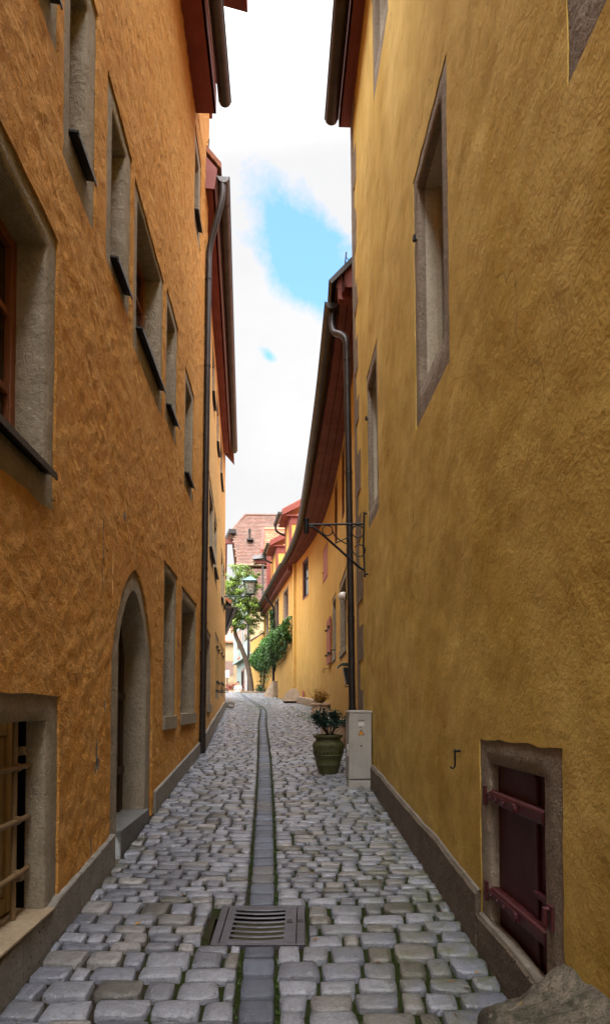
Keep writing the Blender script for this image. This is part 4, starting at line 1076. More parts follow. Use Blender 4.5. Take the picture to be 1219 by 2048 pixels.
def mwin(s0, s1, h0, h1, n, o=0.0):
    mb = MB(); mbox(mb, s0, s1, h0, h1, o-.02, o+.04); w = mb.build('window', M['brown_frame'], MH)
    for i in range(n):
        a, b = s0 + (s1-s0)*i/n + .06, s0 + (s1-s0)*(i+1)/n - .06
        mb = MB(); mb.quad(mp(a, h0+.1, o+.044), mp(b, h0+.1, o+.044), mp(b, h1-.1, o+.044), mp(a, h1-.1, o+.044)); mb.build('pane', M['glass'] if i % 2 else M['far_white'], w)
mwin(3.9, 7.6, 4.75, 6.15, 4); mwin(1.0, 3.0, 4.95, 6.6, 3); mwin(1.8, 3.6, 8.0, 9.3, 2); mwin(4.2, 6.4, 8.1, 9.5, 2); mwin(4.2, 7.0, 10.6, 12.0, 3)
mb = MB(); mbox(mb, 5.2, 7.0, .7, 3.1, -.31, -.22); dd = mb.build('doorway', M['brown_frame'], MH)
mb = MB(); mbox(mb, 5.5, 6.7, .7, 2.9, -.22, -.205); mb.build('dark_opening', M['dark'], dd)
mb = MB(); mbox(mb, 2.3, 4.9, .7, 3.2, -.31, -.24); dd = mb.build('shop_window', M['brown_frame'], MH)
mb = MB(); mbox(mb, 2.5, 4.7, .7, 3.0, -.24, -.225); mb.build('white_panel', M['far_white'], dd)
mb = MB(); mbox(mb, .7, 2.0, .7, 3.2, -.31, -.22); dd = mb.build('door', M['wood'], MH)
# painted house mark and a line of red lettering too small to read
mb = MB()
for i, s in enumerate((6.05, 6.2, 6.35)): mbox(mb, s, s+.1, 4.12 + .05*(i % 2), 4.42 + .06*(i == 1), .002, .008)
mb.build('wall_emblem', M['zinc_grey'], MH)
mb = MB(); s = 7.1
for wd, ht in ((.16,.2),(.12,.16),(.2,.2),(.1,.14),(.16,.2),(.12,.16),(.2,.18),(.1,.2),(.16,.16)):
    mbox(mb, s-wd, s, 3.70+.32-ht, 3.70+.34, .062, .068); s -= wd + .07
mb.build('red_lettering', M['shut_r'], MH)
# roof facing the camera: upper field, ledge, lower field
mb = MB()
ux = Vector((1, .04, 0)).normalized()
E0 = Vector((-4.95, 46.5, EYE+10.65)); R0 = Vector((-4.75, 50.0, EYE+15.4))
hip = Vector((-5.65, 49.0, EYE+13.9))
uy = (R0 - E0); slope_len = Vector((0, uy.y, uy.z)).length; uyv = Vector((0, uy.y, uy.z)).normalized()
W = 12.0
def clipr(x, y):
    t = y/slope_len
    xl_ = (-.70*t/.68 if t < .68 else -.70 + .90*(t-.68)/.32)
    return x - 1.0 >= xl_ - .05
org = E0 - ux*1.0
tile_field(mb, org, ux, uyv, W, slope_len, .27, .165, TILE, clipr, .03)
mb.poly([E0, E0 + ux*11, R0 + ux*11, R0, hip], (.25, .11, .07))
lo0 = Vector((-3.75, 43.75, EYE+7.35)); lo1 = Vector((-4.35, 46.4, EYE+10.25))
sl2 = Vector((0, lo1.y-lo0.y, lo1.z-lo0.z)); 
def clip2(x, y): return x - .7 >= -.6*y/sl2.length
tile_field(mb, lo0 - ux*.7, ux, sl2.normalized(), W-1, sl2.length, .27, .165, [(c_[0]*.75, c_[1]*.72, c_[2]*.75) for c_ in TILE], clip2, .03)
mb.poly([lo0, lo0 + ux*10, lo1 + ux*10, lo1], (.2, .09, .06))
for i in range(34):                         # ridge and hip caps
    p = R0 + ux*(i*.33); mb.tube([p, p + ux*.36], .11 if i % 2 else .12, 8, col=random.choice(TILE))
for i in range(8):
    p, q = hip.lerp(R0, i/8), hip.lerp(R0, (i+1.15)/8); mb.tube([p, q], .12, 8, col=random.choice(TILE))
for i in range(16):
    p, q = E0.lerp(hip, i/16), E0.lerp(hip, (i+1.15)/16); mb.tube([p, q], .07, 6, col=random.choice(TILE))
back = [R0, R0 + ux*11, R0 + ux*11 + Vector((0, 5, -7)), R0 + Vector((-1, 5, -7)), Vector((-6.0, 51.0, EYE+13.9))]
mb.poly(back, (.3, .13, .08)); mb.poly([hip, R0, Vector((-6.0, 51.0, EYE+13.9))], (.34, .15, .09))
mb.build('roof', M['tiles'], MH, recalc=False)
mb = MB(); mb.tube([E0 + Vector((-.1, -.15, -.08)), E0 + ux*10 + Vector((0, -.15, -.08))], .08, 8); mb.build('roof_ledge', M['buttress'], MH)
mb = MB(); p = Vector((-4.25, 48.1, EYE+12.9)); mb.tube([p, p + Vector((0, 0, .55))], .07, 8); mb.tube([p + Vector((0, 0, .5)), p + Vector((0, 0, .85))], .10, 8); mb.obox(p + Vector((.05, -.2, -.05)), Vector((1,0,0)), Vector((0,1,0)), Vector((0,0,1)), .25, .25, .06); mb.build('vent_pipe', M['zinc'], MH)
mb = MB(); mb.box(-3.3, -2.95, 48.3, 48.6, EYE+13.2, EYE+13.45); mb.build('roof_hatch', M['zinc'], MH)
mb = MB(); mb.obox(hip.lerp(Vector((-6.1, 51, EYE+13.9)), .4) + Vector((-.15, 0, -.3)), Vector((-.25, 1, 0)).normalized(), Vector((1, .25, 0)).normalized(), Vector((0,0,1)), 1.7, .28, .16); mb.build('hip_gutter', M['zinc'], MH)
mb = MB(); mb.obox(Vector((-5.95, 49.2, EYE+13.05)), Vector((1,0,0)), Vector((0,1,0)), Vector((0,0,1)), .75, .14, .18); mb.tube([Vector((-6.25, 49.2, EYE+13.0)), Vector((-6.45, 50.3, EYE+8.2))], .14, 6); mb.build('gable_beam', M['red_dark'], MH)
pts = [mp(-.05, h, .08) for h in (7.4, 6, 4.6, 3.2, 1.8, .8)]; downpipe(MH, pts, .09, M['zinc'], [])
pts = [Vector((-2.95, 43.7, EYE+h)) for h in (10.3, 9.4, 8.5, 7.6)]; downpipe(MH, pts, .06, M['zinc_grey'], [])
# ------------------------------------------------------------------ low house at left beyond the bend, far cream house
LC = thing('townhouse', 'low house whose dark tiled eave shows past the far orange wall', 'house', (-3.6, 24, gz(24)))
FC = Facade(lambda d: -2.95 - .17*(d-21), 1)
mb = MB(); fbox(mb, FC, 21.0, 30, -.2, 4.2, -4, 0, 3); mb.build('wall', M['cream'], LC)
mb = MB(); mb.hexa([FC.p(21.2, 3.5, .50), FC.p(29.5, 3.5, .50), FC.p(29.5, 6.4, -3), FC.p(21.2, 6.4, -3), FC.p(21.2, 3.62, .52), FC.p(29.5, 3.62, .52), FC.p(29.5, 6.55, -3), FC.p(21.2, 6.55, -3)]); mb.c = [(.42, .16, .08)]*8; mb.build('roof', M['tiles'], LC)
gutter('gutter', [FC.p(21.3, 3.45, .62), FC.p(25, 3.45, .62), FC.p(29, 3.45, .62)], .09, LC, M['zinc'], .8)
mb = MB(); fbox(mb, FC, 21.2, 29.5, 3.38, 3.46, 0, .5); mb.build('soffit', M['wood_dark'], LC)
FH = thing('townhouse', 'pale cream house far down the lane at the left edge of the mint house', 'house', (-8.4, 62, gz(62)))
mb = MB(); mb.box(-14, -6.6, 62, 70, gz(62)-1, EYE+6.5); mb.build('wall', M['cream'], FH)
mb = MB(); mb.hexa([(-14.3, 61.6, EYE+6.4), (-6.3, 61.6, EYE+6.4), (-6.3, 66, EYE+10.5), (-14.3, 66, EYE+10.5), (-14.3, 61.6, EYE+6.6), (-6.3, 61.6, EYE+6.6), (-6.3, 66, EYE+10.7), (-14.3, 66, EYE+10.7)]); mb.c = [(.5, .22, .15)]*8; mb.build('roof', M['tiles'], FH)
for x in (-9.2, -7.9):
    mb = MB(); mb.box(x, x+.8, 61.95, 62.05, EYE+3.2, EYE+4.6); w = mb.build('window', M['brown_frame'], FH)
# garden wall after the last house
mb = MB(); pr = None
for i in range(13):
    d = 37.5 + 4.2*i/12; x = -2.46 - .27*(d-37.5); t = EYE + 4.45 - .01*(d-37.5)
    cur = [mb.vert(p) for p in ((x, d, gz(d)-.3), (x, d, t), (x+.35, d+.05, t), (x+.35, d+.05, gz(d)-.3))]
    if pr:
        for q in range(3): mb.f.append((pr[q], pr[q+1], cur[q+1], cur[q]))
    pr = cur
GW = mb.build('garden_wall', M['yellow2'])
tag(GW, 'low yellow garden wall with a dark coping behind the tree', 'wall')
mb = MB(); mb.hexa([(-2.40, 37.4, EYE+4.45), (-2.05, 37.4, EYE+4.45), (-3.2, 41.8, EYE+4.42), (-3.66, 41.8, EYE+4.42), (-2.40, 37.4, EYE+4.55), (-2.05, 37.4, EYE+4.6), (-3.2, 41.8, EYE+4.57), (-3.66, 41.8, EYE+4.52)]); mb.build('coping', M['wood_dark'], GW)
# ------------------------------------------------------------------ drain grate
dg = thing('drain_grate', 'square cast iron drain grate with curved slots set in the setts', 'drain', (-.25, 3.55, gz(3.55)))
def gp(x, d, up): return Vector((x, d, gz(3.29) + (gz(3.80)-gz(3.29))*(d-3.29)/.51 + .006 + up))
def gbox(mb, x0, x1, d0, d1, u0, u1): mb.hexa([gp(x0,d0,u0), gp(x1,d0,u0), gp(x1,d1,u0), gp(x0,d1,u0), gp(x0,d0,u1), gp(x1,d0,u1), gp(x1,d1,u1), gp(x0,d1,u1)])
x0, x1, d0, d1 = GR[0]+.005, GR[1]-.005, GR[2]+.005, GR[3]-.005
mb = MB()
gbox(mb, x0, x0+.042, d0, d1, -.04, .0); gbox(mb, x1-.045, x1, d0, d1, -.04, .0)
gbox(mb, x0+.042, x1-.045, d0, d0+.022, -.04, .0); gbox(mb, x0+.042, x1-.045, d1-.022, d1, -.04, .0)
mb.build('frame', M['cast'], dg, bevel=.003)
mb = MB(); a, b = x0+.047, x1-.050; sa, sb = a+.045, b-.065
gbox(mb, a, sa, d0+.026, d1-.026, -.03, -.002); gbox(mb, sb, b, d0+.026, d1-.026, -.03, -.002)
n = 8
for k in range(n):
    c = d0+.045 + (d1-d0-.09)*k/(n-1); hw = .0105 if 0 < k < n-1 else .017
    pr = None
    for i in range(13):
        x = sa + (sb-sa)*i/12; u = (x-(sa+sb)/2)/((sb-sa)/2); dd = c - .016*(1-u*u) + .010
        lo_, hi_ = dd-hw, dd+hw
        if k == 0: lo_ = d0+.026
        if k == n-1: hi_ = d1-.026
        cur = [mb.vert(gp(x, lo_, -.0065)), mb.vert(gp(x, lo_, -.005)), mb.vert(gp(x, lo_+.004, -.002)), mb.vert(gp(x, hi_-.004, -.002)), mb.vert(gp(x, hi_, -.005)), mb.vert(gp(x, hi_, -.0065))]
        if pr:
            for q in range(5): mb.f.append((pr[q], pr[q+1], cur[q+1], cur[q]))
        pr = cur
grt = mb.build('grating', M['cast'], dg, angle=20)
mb = MB(); gbox(mb, sb+.012, sb+.045, 3.56, 3.60, -.002, .002); gbox(mb, b+.004, b+.04, 3.565, 3.595, .0, .003); mb.build('lid_catch', M['zinc'], grt)
for dd in (d0+.011, d1-.011):
    mb = MB(); x = sa + .03
    while x < sb - .03:
        wl = U(.005, .010); gbox(mb, x, x+wl, dd-.006, dd+.006, .0, .002); x += wl + .005
    mb.build('raised_lettering', M['cast'], grt)
mb = MB(); gbox(mb, x0+.02, x1-.02, d0+.01, d1-.01, -.30, -.29)
for q in ((x0+.02, x0+.025, d0, d1), (x1-.025, x1-.02, d0, d1), (x0+.02, x1-.02, d0+.01, d0+.015), (x0+.02, x1-.02, d1-.015, d1-.01)): gbox(mb, *q, -.30, -.03)
mb.build('pit', M['dark'], dg)
# ------------------------------------------------------------------ electrical cabinet
cb = thing('electrical_cabinet', 'grey electrical cabinet with a yellow warning triangle beside the green pot', 'cabinet', (.62, 7.18, gz(7.1)))
cu = Vector((-.0397, 1, 0)).normalized(); cr_ = Vector((1, .0397, 0)).normalized(); cup = Vector((0, 0, 1))
zb = gz(7.0); cc = Vector((.618, 7.0, 0))
def cbx(mb, x0, x1, y0, y1, z0, z1): mb.hexa([cc + cr_*x + cu*y + cup*z for z in (z0, z1) for (x, y) in ((x0,y0),(x1,y0),(x1,y1),(x0,y1))])
z1_ = EYE - .06
mb = MB(); cbx(mb, -.128, .128, .003, .35, zb+.115, z1_); cbx(mb, -.095, .100, -.003, .02, zb+.125, z1_-.012); mb.build('body', M['cabinet'], cb, bevel=.005)
mb = MB(); cbx(mb, -.135, .135, -.008, .36, z1_, z1_+.018); cbx(mb, -.115, .115, .02, .33, z1_+.018, z1_+.028); mb.build('lid', M['cabinet'], cb, bevel=.007)
mb = MB(); cbx(mb, -.130, .130, .0, .352, zb-.12, zb+.103); cbx(mb, -.10, .10, -.006, .0, zb-.10, zb+.095); bs = mb.build('base', M['cabinet'], cb, bevel=.004)
mb = MB(); n = 14; P = [(.012 + .026*math.cos(math.pi*i/n), .026*math.sin(math.pi*i/n)) for i in range(n+1)]
for i in range(n): mb.tube([cc + cr_*P[i][0] + cu*(-.008) + cup*(zb + .012 + P[i][1]), cc + cr_*P[i+1][0] + cu*(-.008) + cup*(zb + .012 + P[i+1][1])], .003, 6)
mb.build('base_mark', M['cab_dark'], bs)
mb = MB(); cbx(mb, -.126, .126, .006, .345, zb+.100, zb+.118); mb.build('seam', M['cab_dark'], cb)
mb = MB(); cbx(mb, -.022, .042, -.006, -.003, z1_-.145, z1_-.105); mb.build('label_plate', M['white'], cb)
mb = MB(); x = -.022
while x < .040: w_ = U(.004, .008); cbx(mb, x, x+w_, -.0055, -.003, z1_-.089, z1_-.078); x += w_ + .003
x = -.01
while x < .015: w_ = U(.004, .007); cbx(mb, x, x+w_, -.0055, -.003, z1_-.165, z1_-.157); x += w_ + .002
mb.build('small_print', M['cab_dark'], cb)
mb = MB(); cbx(mb, .0, .022, -.0055, -.003, z1_-.378, z1_-.366); cbx(mb, .004, .014, -.0056, -.003, z1_-.367, z1_-.361); mb.build('maker_mark', M['cab_dark'], cb)
def ctri(mb, s, y, z): mb.poly([cc + cr_*(.010+x*s) + cu*y + cup*(z+h*s) for x, h in ((-.036, -.021), (.036, -.021), (0, .042))])
mb = MB(); zt = z1_-.228; ctri(mb, 1.05, -.0045, zt); sg = mb.build('warning_sign', M['sign_k'], cb)
mb = MB(); ctri(mb, .76, -.0055, zt); mb.build('sign_face', M['sign_y'], sg)
mb = MB(); mb.poly([cc + cr_*(.010+x) + cu*(-.0065) + cup*(zt+h) for x, h in ((.002, .018), (-.006, .002), (-.001, .002), (-.003, -.012), (.006, .005), (.001, .005), (.005, .018))]); mb.build('bolt_symbol', M['sign_k'], sg)
mb = MB(); cbx(mb, -.142, -.128, .05, .08, z1_-.42, z1_-.355); cbx(mb, -.140, -.128, .05, .08, z1_-.49, z1_-.425); mb.build('handle', M['white'], cb, bevel=.003)
# ------------------------------------------------------------------ plants
def leafq(mb, p, d, up, L, W_, col, fold=.25):
    d = d.normalized(); s = d.cross(up)
    if s.length < 1e-4: s = d.cross(Vector((1,0,0)))
    s.normalize(); n = s.cross(d)
    a = p; t = p + d*L; m = p + d*L*.5
    l, r_ = m + s*W_ + n*W_*fold, m - s*W_ + n*W_*fold
    mb.tri(a, t, l, col); mb.tri(a, r_, t, col)
def rv():
    while True:
        v = Vector((U(-1,1), U(-1,1), U(-1,1)))
        if .05 < v.length < 1: return v.normalized()
gp_x, gp_d = .292, 7.86; gpz = ground(gp_x, gp_d)
gpot = thing('flower_pot', 'bulbous green glazed pot holding a dark leafy shrub beside the cabinet', 'pot', (gp_x, gp_d, gpz))
mb = MB(); prof = [(.0, -.02), (.112, -.02), (.118, .0), (.135, .06), (.150, .11), (.156, .118), (.153, .126), (.165, .18), (.178, .235), (.186, .245), (.181, .255), (.187, .295), (.193, .303), (.189, .31), (.197, .35), (.195, .385), (.180, .415), (.158, .432), (.153, .452), (.165, .468), (.180, .475), (.186, .492), (.182, .508), (.165, .512), (.158, .50), (.15, .47)]
mb.lathe([(r_*1.0, z*.95) for r_, z in prof], (gp_x, gp_d, gpz), 40)
pot = mb.build('pot_body', M['pot_g'], gpot, angle=35)
mb = MB()
for i in range(9):
    a = 6.283*i/9; c = Vector((gp_x + .196*math.cos(a), gp_d + .196*math.sin(a), gpz+0.3562)); t = Vector((-math.sin(a), math.cos(a), 0)); o = Vector((math.cos(a), math.sin(a), 0))
    for q in range(7):
        b_ = 6.283*q/7; mb.tube([c, c + t*.022*math.cos(b_) + Vector((0,0,.022*math.sin(b_))) + o*.002], [.008, .003], 6)
    for q in range(8):
        u = q/7; s0 = a + (6.283/9)*(u-.0); p = Vector((gp_x + .196*math.cos(s0), gp_d + .196*math.sin(s0), gpz+0.3591 - .018*math.sin(math.pi*u))); mb.tube([p - Vector((0,0,.005)), p + Vector((0,0,.006))], .006, 5)
for i in range(44):
    a = 6.283*i/44; b_ = a + (.07 if i % 2 else -.07)
    mb.tube([(gp_x + .187*math.cos(a), gp_d + .187*math.sin(a), gpz+0.2489), (gp_x + .189*math.cos(b_), gp_d + .189*math.sin(b_), gpz+0.2774)], .0035, 5)
mb.build('relief_band', M['pot_g'], pot, smooth=True)
mb = MB(); mb.lathe([(.0, .0), (.155, .0), (.14, .012), (.0, .02)], (gp_x, gp_d, gpz+.447), 20); mb.build('soil', M['soil'], pot)
sh = thing('shrub', 'small shrub with glossy dark green leaves growing in the green pot', 'shrub', (gp_x+.02, gp_d, gpz+.47))
mb = MB(); lv = MB(); tips = []
for i in range(22):
    a = U(0, 6.28); r_ = U(.05, .25); top = Vector((gp_x+.03 + r_*math.cos(a), gp_d + r_*math.sin(a), gpz+.45 + U(.16, .37) - r_*.35))
    b0 = Vector((gp_x+.02 + .03*math.cos(a), gp_d + .03*math.sin(a), gpz+.475)); mid = b0.lerp(top, .5) + Vector((U(-.03,.03), U(-.03,.03), .03))
    pts = smooth_path([b0, mid, top], 4); mb.tube(pts, [.0055*(1-.6*q/(len(pts)-1)) for q in range(len(pts))], 6); tips.append((mid, top))
mb.build('stems', M['twig'], sh)
for i in range(1500):
    m_, t_ = random.choice(tips); c = m_.lerp(t_, U(.35, 1.12)) + rv()*U(.0, .09)
    if c.z < gpz+.58: c.z += .08
    v = U(.6, 1.5); col = random.choice([(.012*v, .034*v, .022*v), (.018*v, .045*v, .030*v), (.028*v, .058*v, .042*v)])
    leafq(lv, c, (rv() + Vector((0,0,.35))), Vector((0,0,1)), U(.030, .052), U(.011, .018), col)
lv.build('foliage', M['leaf'], sh, recalc=False)
# tan pot with dry bush
tx, td = .345, 13.8; tz = ground(tx, td)
tp = thing('flower_pot', 'tan terracotta urn holding a dry golden bush', 'pot', (tx, td, tz))
mb = MB(); mb.lathe([(.0,-.02), (.10,-.02), (.105,.02), (.12,.06), (.16,.16), (.195,.26), (.205,.33), (.19,.37), (.165,.40), (.165,.43), (.20,.445), (.215,.46), (.21,.49), (.185,.495), (.17,.47)], (tx, td, tz), 30)
for i in range(8):
    a = 6.283*i/8; c = Vector((tx + .205*math.cos(a), td + .205*math.sin(a), tz+.33)); t = Vector((-math.sin(a), math.cos(a), 0))
    pts = [c + t*.07*math.cos(b_) + Vector((0,0,.05*math.sin(b_)-.01)) for b_ in [math.pi + math.pi*q/6 for q in range(7)]]
    mb.tube(pts, .016, 6)
pot = mb.build('pot_body', M['pot_t'], tp, angle=35)
mb = MB(); mb.lathe([(0,0), (.18,0), (.15,.012), (0,.02)], (tx, td, tz+.46), 18); mb.build('soil', M['soil'], pot)
sh = thing('shrub', 'dry golden brown bush growing in the tan urn', 'shrub', (tx, td, tz+.46))
mb = MB(); lv = MB()
for i in range(46):
    a = U(0, 6.28); r_ = U(.05, .27); b0 = Vector((tx + .03*math.cos(a), td + .03*math.sin(a), tz+.465)); top = Vector((tx-.02 + r_*math.cos(a), td + r_*math.sin(a), tz+.47 + U(.12, .36) - r_*.3))
    mid = b0.lerp(top, .5) + rv()*.03; pts = smooth_path([b0, mid, top], 3); mb.tube(pts, [.006*(1-.7*q/(len(pts)-1)) for q in range(len(pts))], 5)
    for q in range(18):
        c = mid.lerp(top, U(0, 1.1)) + rv()*.03; v = U(.7, 1.3); leafq(lv, c, rv()+Vector((0,0,.5)), Vector((0,0,1)), U(.03,.055), U(.009,.016), random.choice([(.34*v,.17*v,.03*v), (.42*v,.24*v,.05*v), (.22*v,.11*v,.03*v)]))
for i in range(60):
    c = Vector((tx - .22 + U(-.14, .1), td + U(-.1,.1), tz + .47 + U(-.06, .06))); v = U(.7,1.2); leafq(lv, c, rv(), Vector((0,0,1)), .03, .008, (.34*v,.18*v,.05*v))
mb.build('stems', M['twig'], sh); lv.build('foliage', M['leaf'], sh, recalc=False)
# plain tan tub behind the green pot
ux_, ud = .455, 10.0; uz = ground(ux_, ud)
tp = thing('planter', 'plain tan tub half hidden behind the green glazed pot', 'planter', (ux_, ud, uz))
mb = MB(); mb.lathe([(0,-.02), (.185,-.02), (.19,.0), (.205,.30), (.215,.41), (.225,.42), (.225,.455), (.20,.46), (.19,.42)], (ux_, ud, uz), 30); pot = mb.build('pot_body', M['pot_t'], tp, angle=35)
mb = MB(); mb.lathe([(0,0), (.195,0), (.15,.01), (0,.015)], (ux_, ud, uz+.42), 18); mb.build('soil', M['soil'], pot)
# ------------------------------------------------------------------ boulder, millstone, wedge stone, small blocks
def rock(name, c, hx, hy, hz, mat, seed, sub=5, amp=.16, shape=None, squarish=.55):
    bm = bmesh.new(); bmesh.ops.create_icosphere(bm, subdivisions=sub, radius=1)
    for v in bm.verts:
        p = v.co.copy(); q = Vector([math.copysign(abs(t)**squarish, t) for t in p]); q = p.lerp(q, .7)
        n = noise.noise(p*1.3 + Vector((seed,0,0)))*amp + noise.noise(p*3.1 + Vector((0,seed,0)))*amp*.45 + noise.noise(p*8 + Vector((0,0,seed)))*amp*.14 + noise.noise(p*20 + Vector((seed,2,0)))*amp*.05
        q = q*(1 + n); co = Vector((q.x*hx, q.y*hy, q.z*hz))
        if shape: co = shape(co, hx, hy, hz)
        v.co = co + Vector(c)
    me = bpy.data.meshes.new(name); bm.to_mesh(me); bm.free()
    me.polygons.foreach_set('use_smooth', [True]*len(me.polygons)); me.materials.append(mat)
    o = bpy.data.objects.new(name, me); COL.objects.link(o); return o
def bsh(co, hx, hy, hz):
    t = (co.x/hx + 1)/2                            # higher against the wall, sloping to the street
    if co.z > 0: co.z *= .42 + .62*max(0, min(1.2, t))
    return co
b = rock('boulder', (1.0, 2.0, .24), .36, .50, .56, M['boulder'], 3, 6, .17, bsh)
tag(b, 'big lichen spotted boulder leaning against the wall below the maroon hatch', 'boulder')
mz = ground(-.35, 24.4)
mb = MB(); n = 22
cdir = Vector((.80, -.6, 0)).normalized(); tl = Vector((.25, .3, 1)).normalized(); nn = cdir.cross(tl).normalized()
ctr = Vector((-.52, 24.0, mz+.02)); pr = []
for sgn in (-1, 1):
    loop = []
    for i in range(n+1):
        a = math.pi*i/n; rr = .40*(1 + .05*noise.noise(Vector((i*.6, sgn, 0))))
        loop.append(mb.vert(ctr + cdir*rr*math.cos(a) + tl*rr*math.sin(a)*1.35 + nn*.10*sgn))
    pr.append(loop); mb.f.append(tuple(loop))
for i in range(n): mb.f.append((pr[0][i], pr[0][i+1], pr[1][i+1], pr[1][i]))
o = mb.build('millstone', M['ledge'], bevel=.02); tag(o, 'half round slab of pale stone leaning at the foot of the yellow wall', 'stone')
wz = ground(FZ.xf(30.6), 30.6)-.05
mb = MB(); pv = None
for q in range(9):
    h = .82*q/8; k = 1 - q/8; j = lambda s: .03*noise.noise(Vector((h*4, s, 7)))
    cur = [mb.vert(FZ.p(30.15 + .1*(1-k) + j(1), wz-EYE+h, -.05)), mb.vert(FZ.p(30.15 + .1*(1-k) + j(2), wz-EYE+h, .22 + .05*k + j(3))), mb.vert(FZ.p(31.15 + .30*k + j(4), wz-EYE+h, .20 + .50*k + j(5))), mb.vert(FZ.p(31.2 + .3*k + j(6), wz-EYE+h, -.05))]
    if pv:
        for z in range(4): mb.f.append((pv[z], pv[(z+1)%4], cur[(z+1)%4], cur[z]))
    pv = cur
mb.f.append(tuple(pv)); o = mb.build('buttress_stone', M['buttress'], smooth=False, bevel=.03); tag(o, 'brown wedge shaped stone set against the yellow wall under the ivy', 'stone')
for i, (x, d, hx, hy, hz) in enumerate(((-2.50, 20.75, .16, .14, .17), (-2.42, 20.5, .10, .09, .08))):
    o = rock('stone_block', (x, d, gz(d)+hz*.7), hx, hy, hz, M['plinth'], 20+i, 3, .12)
    tag(o, ('rough grey block at the far corner of the orange house', 'small flat stone lying in front of the rough grey corner block')[i], 'stone', 'stones at the corner of the orange house')
# ------------------------------------------------------------------ iron lamp bracket on the near right wall
br = thing('wall_bracket', 'black wrought iron scroll bracket without a lamp on the near ochre wall', 'bracket', FR.p(7.2, 1.9))
wx = FR.p(7.2, 1.9, .05).x; zt = EYE + 2.115
mb = MB(); mb.tube([(wx+.005, 7.2, EYE+2.25), (wx-.005, 7.2, EYE+1.9), (wx+.012, 7.2, EYE+1.50)], .011, 8); mb.tube([(wx-.0, 7.2, EYE+2.235), (wx+.06, 7.2, EYE+2.235)], .012, 8); mb.tube([(wx+.0, 7.2, EYE+1.54), (wx+.06, 7.2, EYE+1.54)], .012, 8); mb.build('back_bar', M['iron'], br)
mb = MB(); mb.tube([(wx, 7.2, zt), (.04, 7.2, zt-.01)], .012, 8); mb.build('arm', M['iron'], br)
mb = MB(); mb.tube(smooth_path([(wx+.005, 7.2, EYE+1.60), (wx-.05, 7.2, EYE+1.615), (.35, 7.2, EYE+1.86), (.12, 7.2, EYE+2.06), (.06, 7.2, zt-.035)], 5), .014, 8); mb.build('brace', M['iron'], br)
mb = MB(); mb.lathe([(.0, -.105), (.028, -.105), (.031, -.09), (.031, .035), (.036, .04), (.036, .065), (.0, .07)], (.015, 7.2, zt-.005), 18); mb.build('lamp_socket', M['iron'], br, angle=40)
def scroll(cx, cz, r0, a0, turns, sgn, tail):
    pts = [Vector((cx + r0*math.cos(a0 + sgn*6.283*turns*i/26), 7.2, cz + r0*math.sin(a0 + sgn*6.283*turns*i/26))) for i in range(27)]
    return [Vector(t) for t in tail] + pts
mb = MB()
def px(x, y): return Vector(((x-609)/1250*7.2, 7.2, EYE + (1415-y)/1250*7.2))
def scr(cx, cy, r_, a0, a1, tail=(), n=22):
    pts = [px(cx + r_*math.cos(R(a0+(a1-a0)*i/n)), cy - r_*math.sin(R(a0+(a1-a0)*i/n))) for i in range(n+1)]
    return [px(*t) for t in tail] + pts
for pth in (scr(654, 1061, 10.2, 20, -330), scr(715, 1063, 12, 230, -150), scr(718, 1101, 11.5, 150, -120)):
    mb.tube(pth, .0065, 6)
mb.tube(smooth_path([px(654, 1051), px(662, 1055), px(667, 1069), px(680, 1081), px(699, 1093), px(708, 1108), px(715, 1112)], 5), .0065, 6)
mb.tube(smooth_path([px(713, 1051), px(704, 1055), px(699, 1070), px(690, 1077), px(670, 1086)], 5), .0065, 6)
mb.build('scrollwork', M['iron'], br, smooth=True)
# hook
hk = thing('wall_hook', 'small black iron hook fixed to the ochre wall left of the maroon hatch', 'hook', FR.p(3.6, -.25))
mb = MB(); mb.tube([FR.p(3.6, -.25, -.02), FR.p(3.6, -.25, .035)], .007, 8); mb.tube([FR.p(3.6, -.25, .030), FR.p(3.6, -.25, .042)], .010, 8); mb.build('pin', M['iron'], hk)
mb = MB(); mb.tube(smooth_path([FR.p(3.6, -.245, .036), FR.p(3.6, -.30, .036), FR.p(3.6, -.338, .038), FR.p(3.6, -.35, .052), FR.p(3.6, -.34, .062)], 4), .0055, 8); mb.build('hook', M['iron'], hk, smooth=True)
# globe lamp and letter box on the curved yellow wall
gl = thing('wall_lamp', 'round white globe lamp on the curved yellow wall beside the downpipe', 'lamp', FY.p(12.2, 2.17))
mb = MB(); c = FY.p(12.2, 2.17, .0); nx = (FY.p(12.2, 2.17, 1) - c).normalized()
mb.tube([c, c + nx*.035], .075, 16); mb.build('mount', M['iron'], gl, angle=40)
mb = MB(); pts = [c + nx*t for t in (.035, .09, .13, .155, .17, .176)]; mb.tube(pts, [.085, .088, .078, .055, .03, .006], 18); mb.build('globe', M['globe'], gl, smooth=True)
lb = thing('letter_box', 'dark blue green letter box with a curved lid on the curved yellow wall', 'letter box', FY.p(11.0, .6))
mb = MB()
P = lambda h, o, dd: FY.p(11.0+dd, h, o)
mb.hexa([P(.40,.01,-.15), P(.40,.10,-.15), P(.40,.10,.15), P(.40,.01,.15), P(.70,.01,-.16), P(.70,.16,-.16), P(.70,.16,.16), P(.70,.01,.16)]); mb.build('box', M['box_green'], lb, bevel=.01)
mb = MB(); pr = None
for i in range(9):
    t = i/8; o = .01 + .25*t; h = .765 + .01*math.sin(t*2) - .07*max(0, t-.7)/.3
    cur = [mb.vert(P(h, o, -.19)), mb.vert(P(h, o, .19)), mb.vert(P(h-.035, o, .19)), mb.vert(P(h-.035, o, -.19))]
    if pr:
        for q in range(4): mb.f.append((pr[q], pr[(q+1)%4], cur[(q+1)%4], cur[q]))
    else: mb.f.append(tuple(cur))
    pr = cur
mb.f.append(tuple(pr[::-1])); mb.build('lid', M['box_lid'], lb, angle=40)
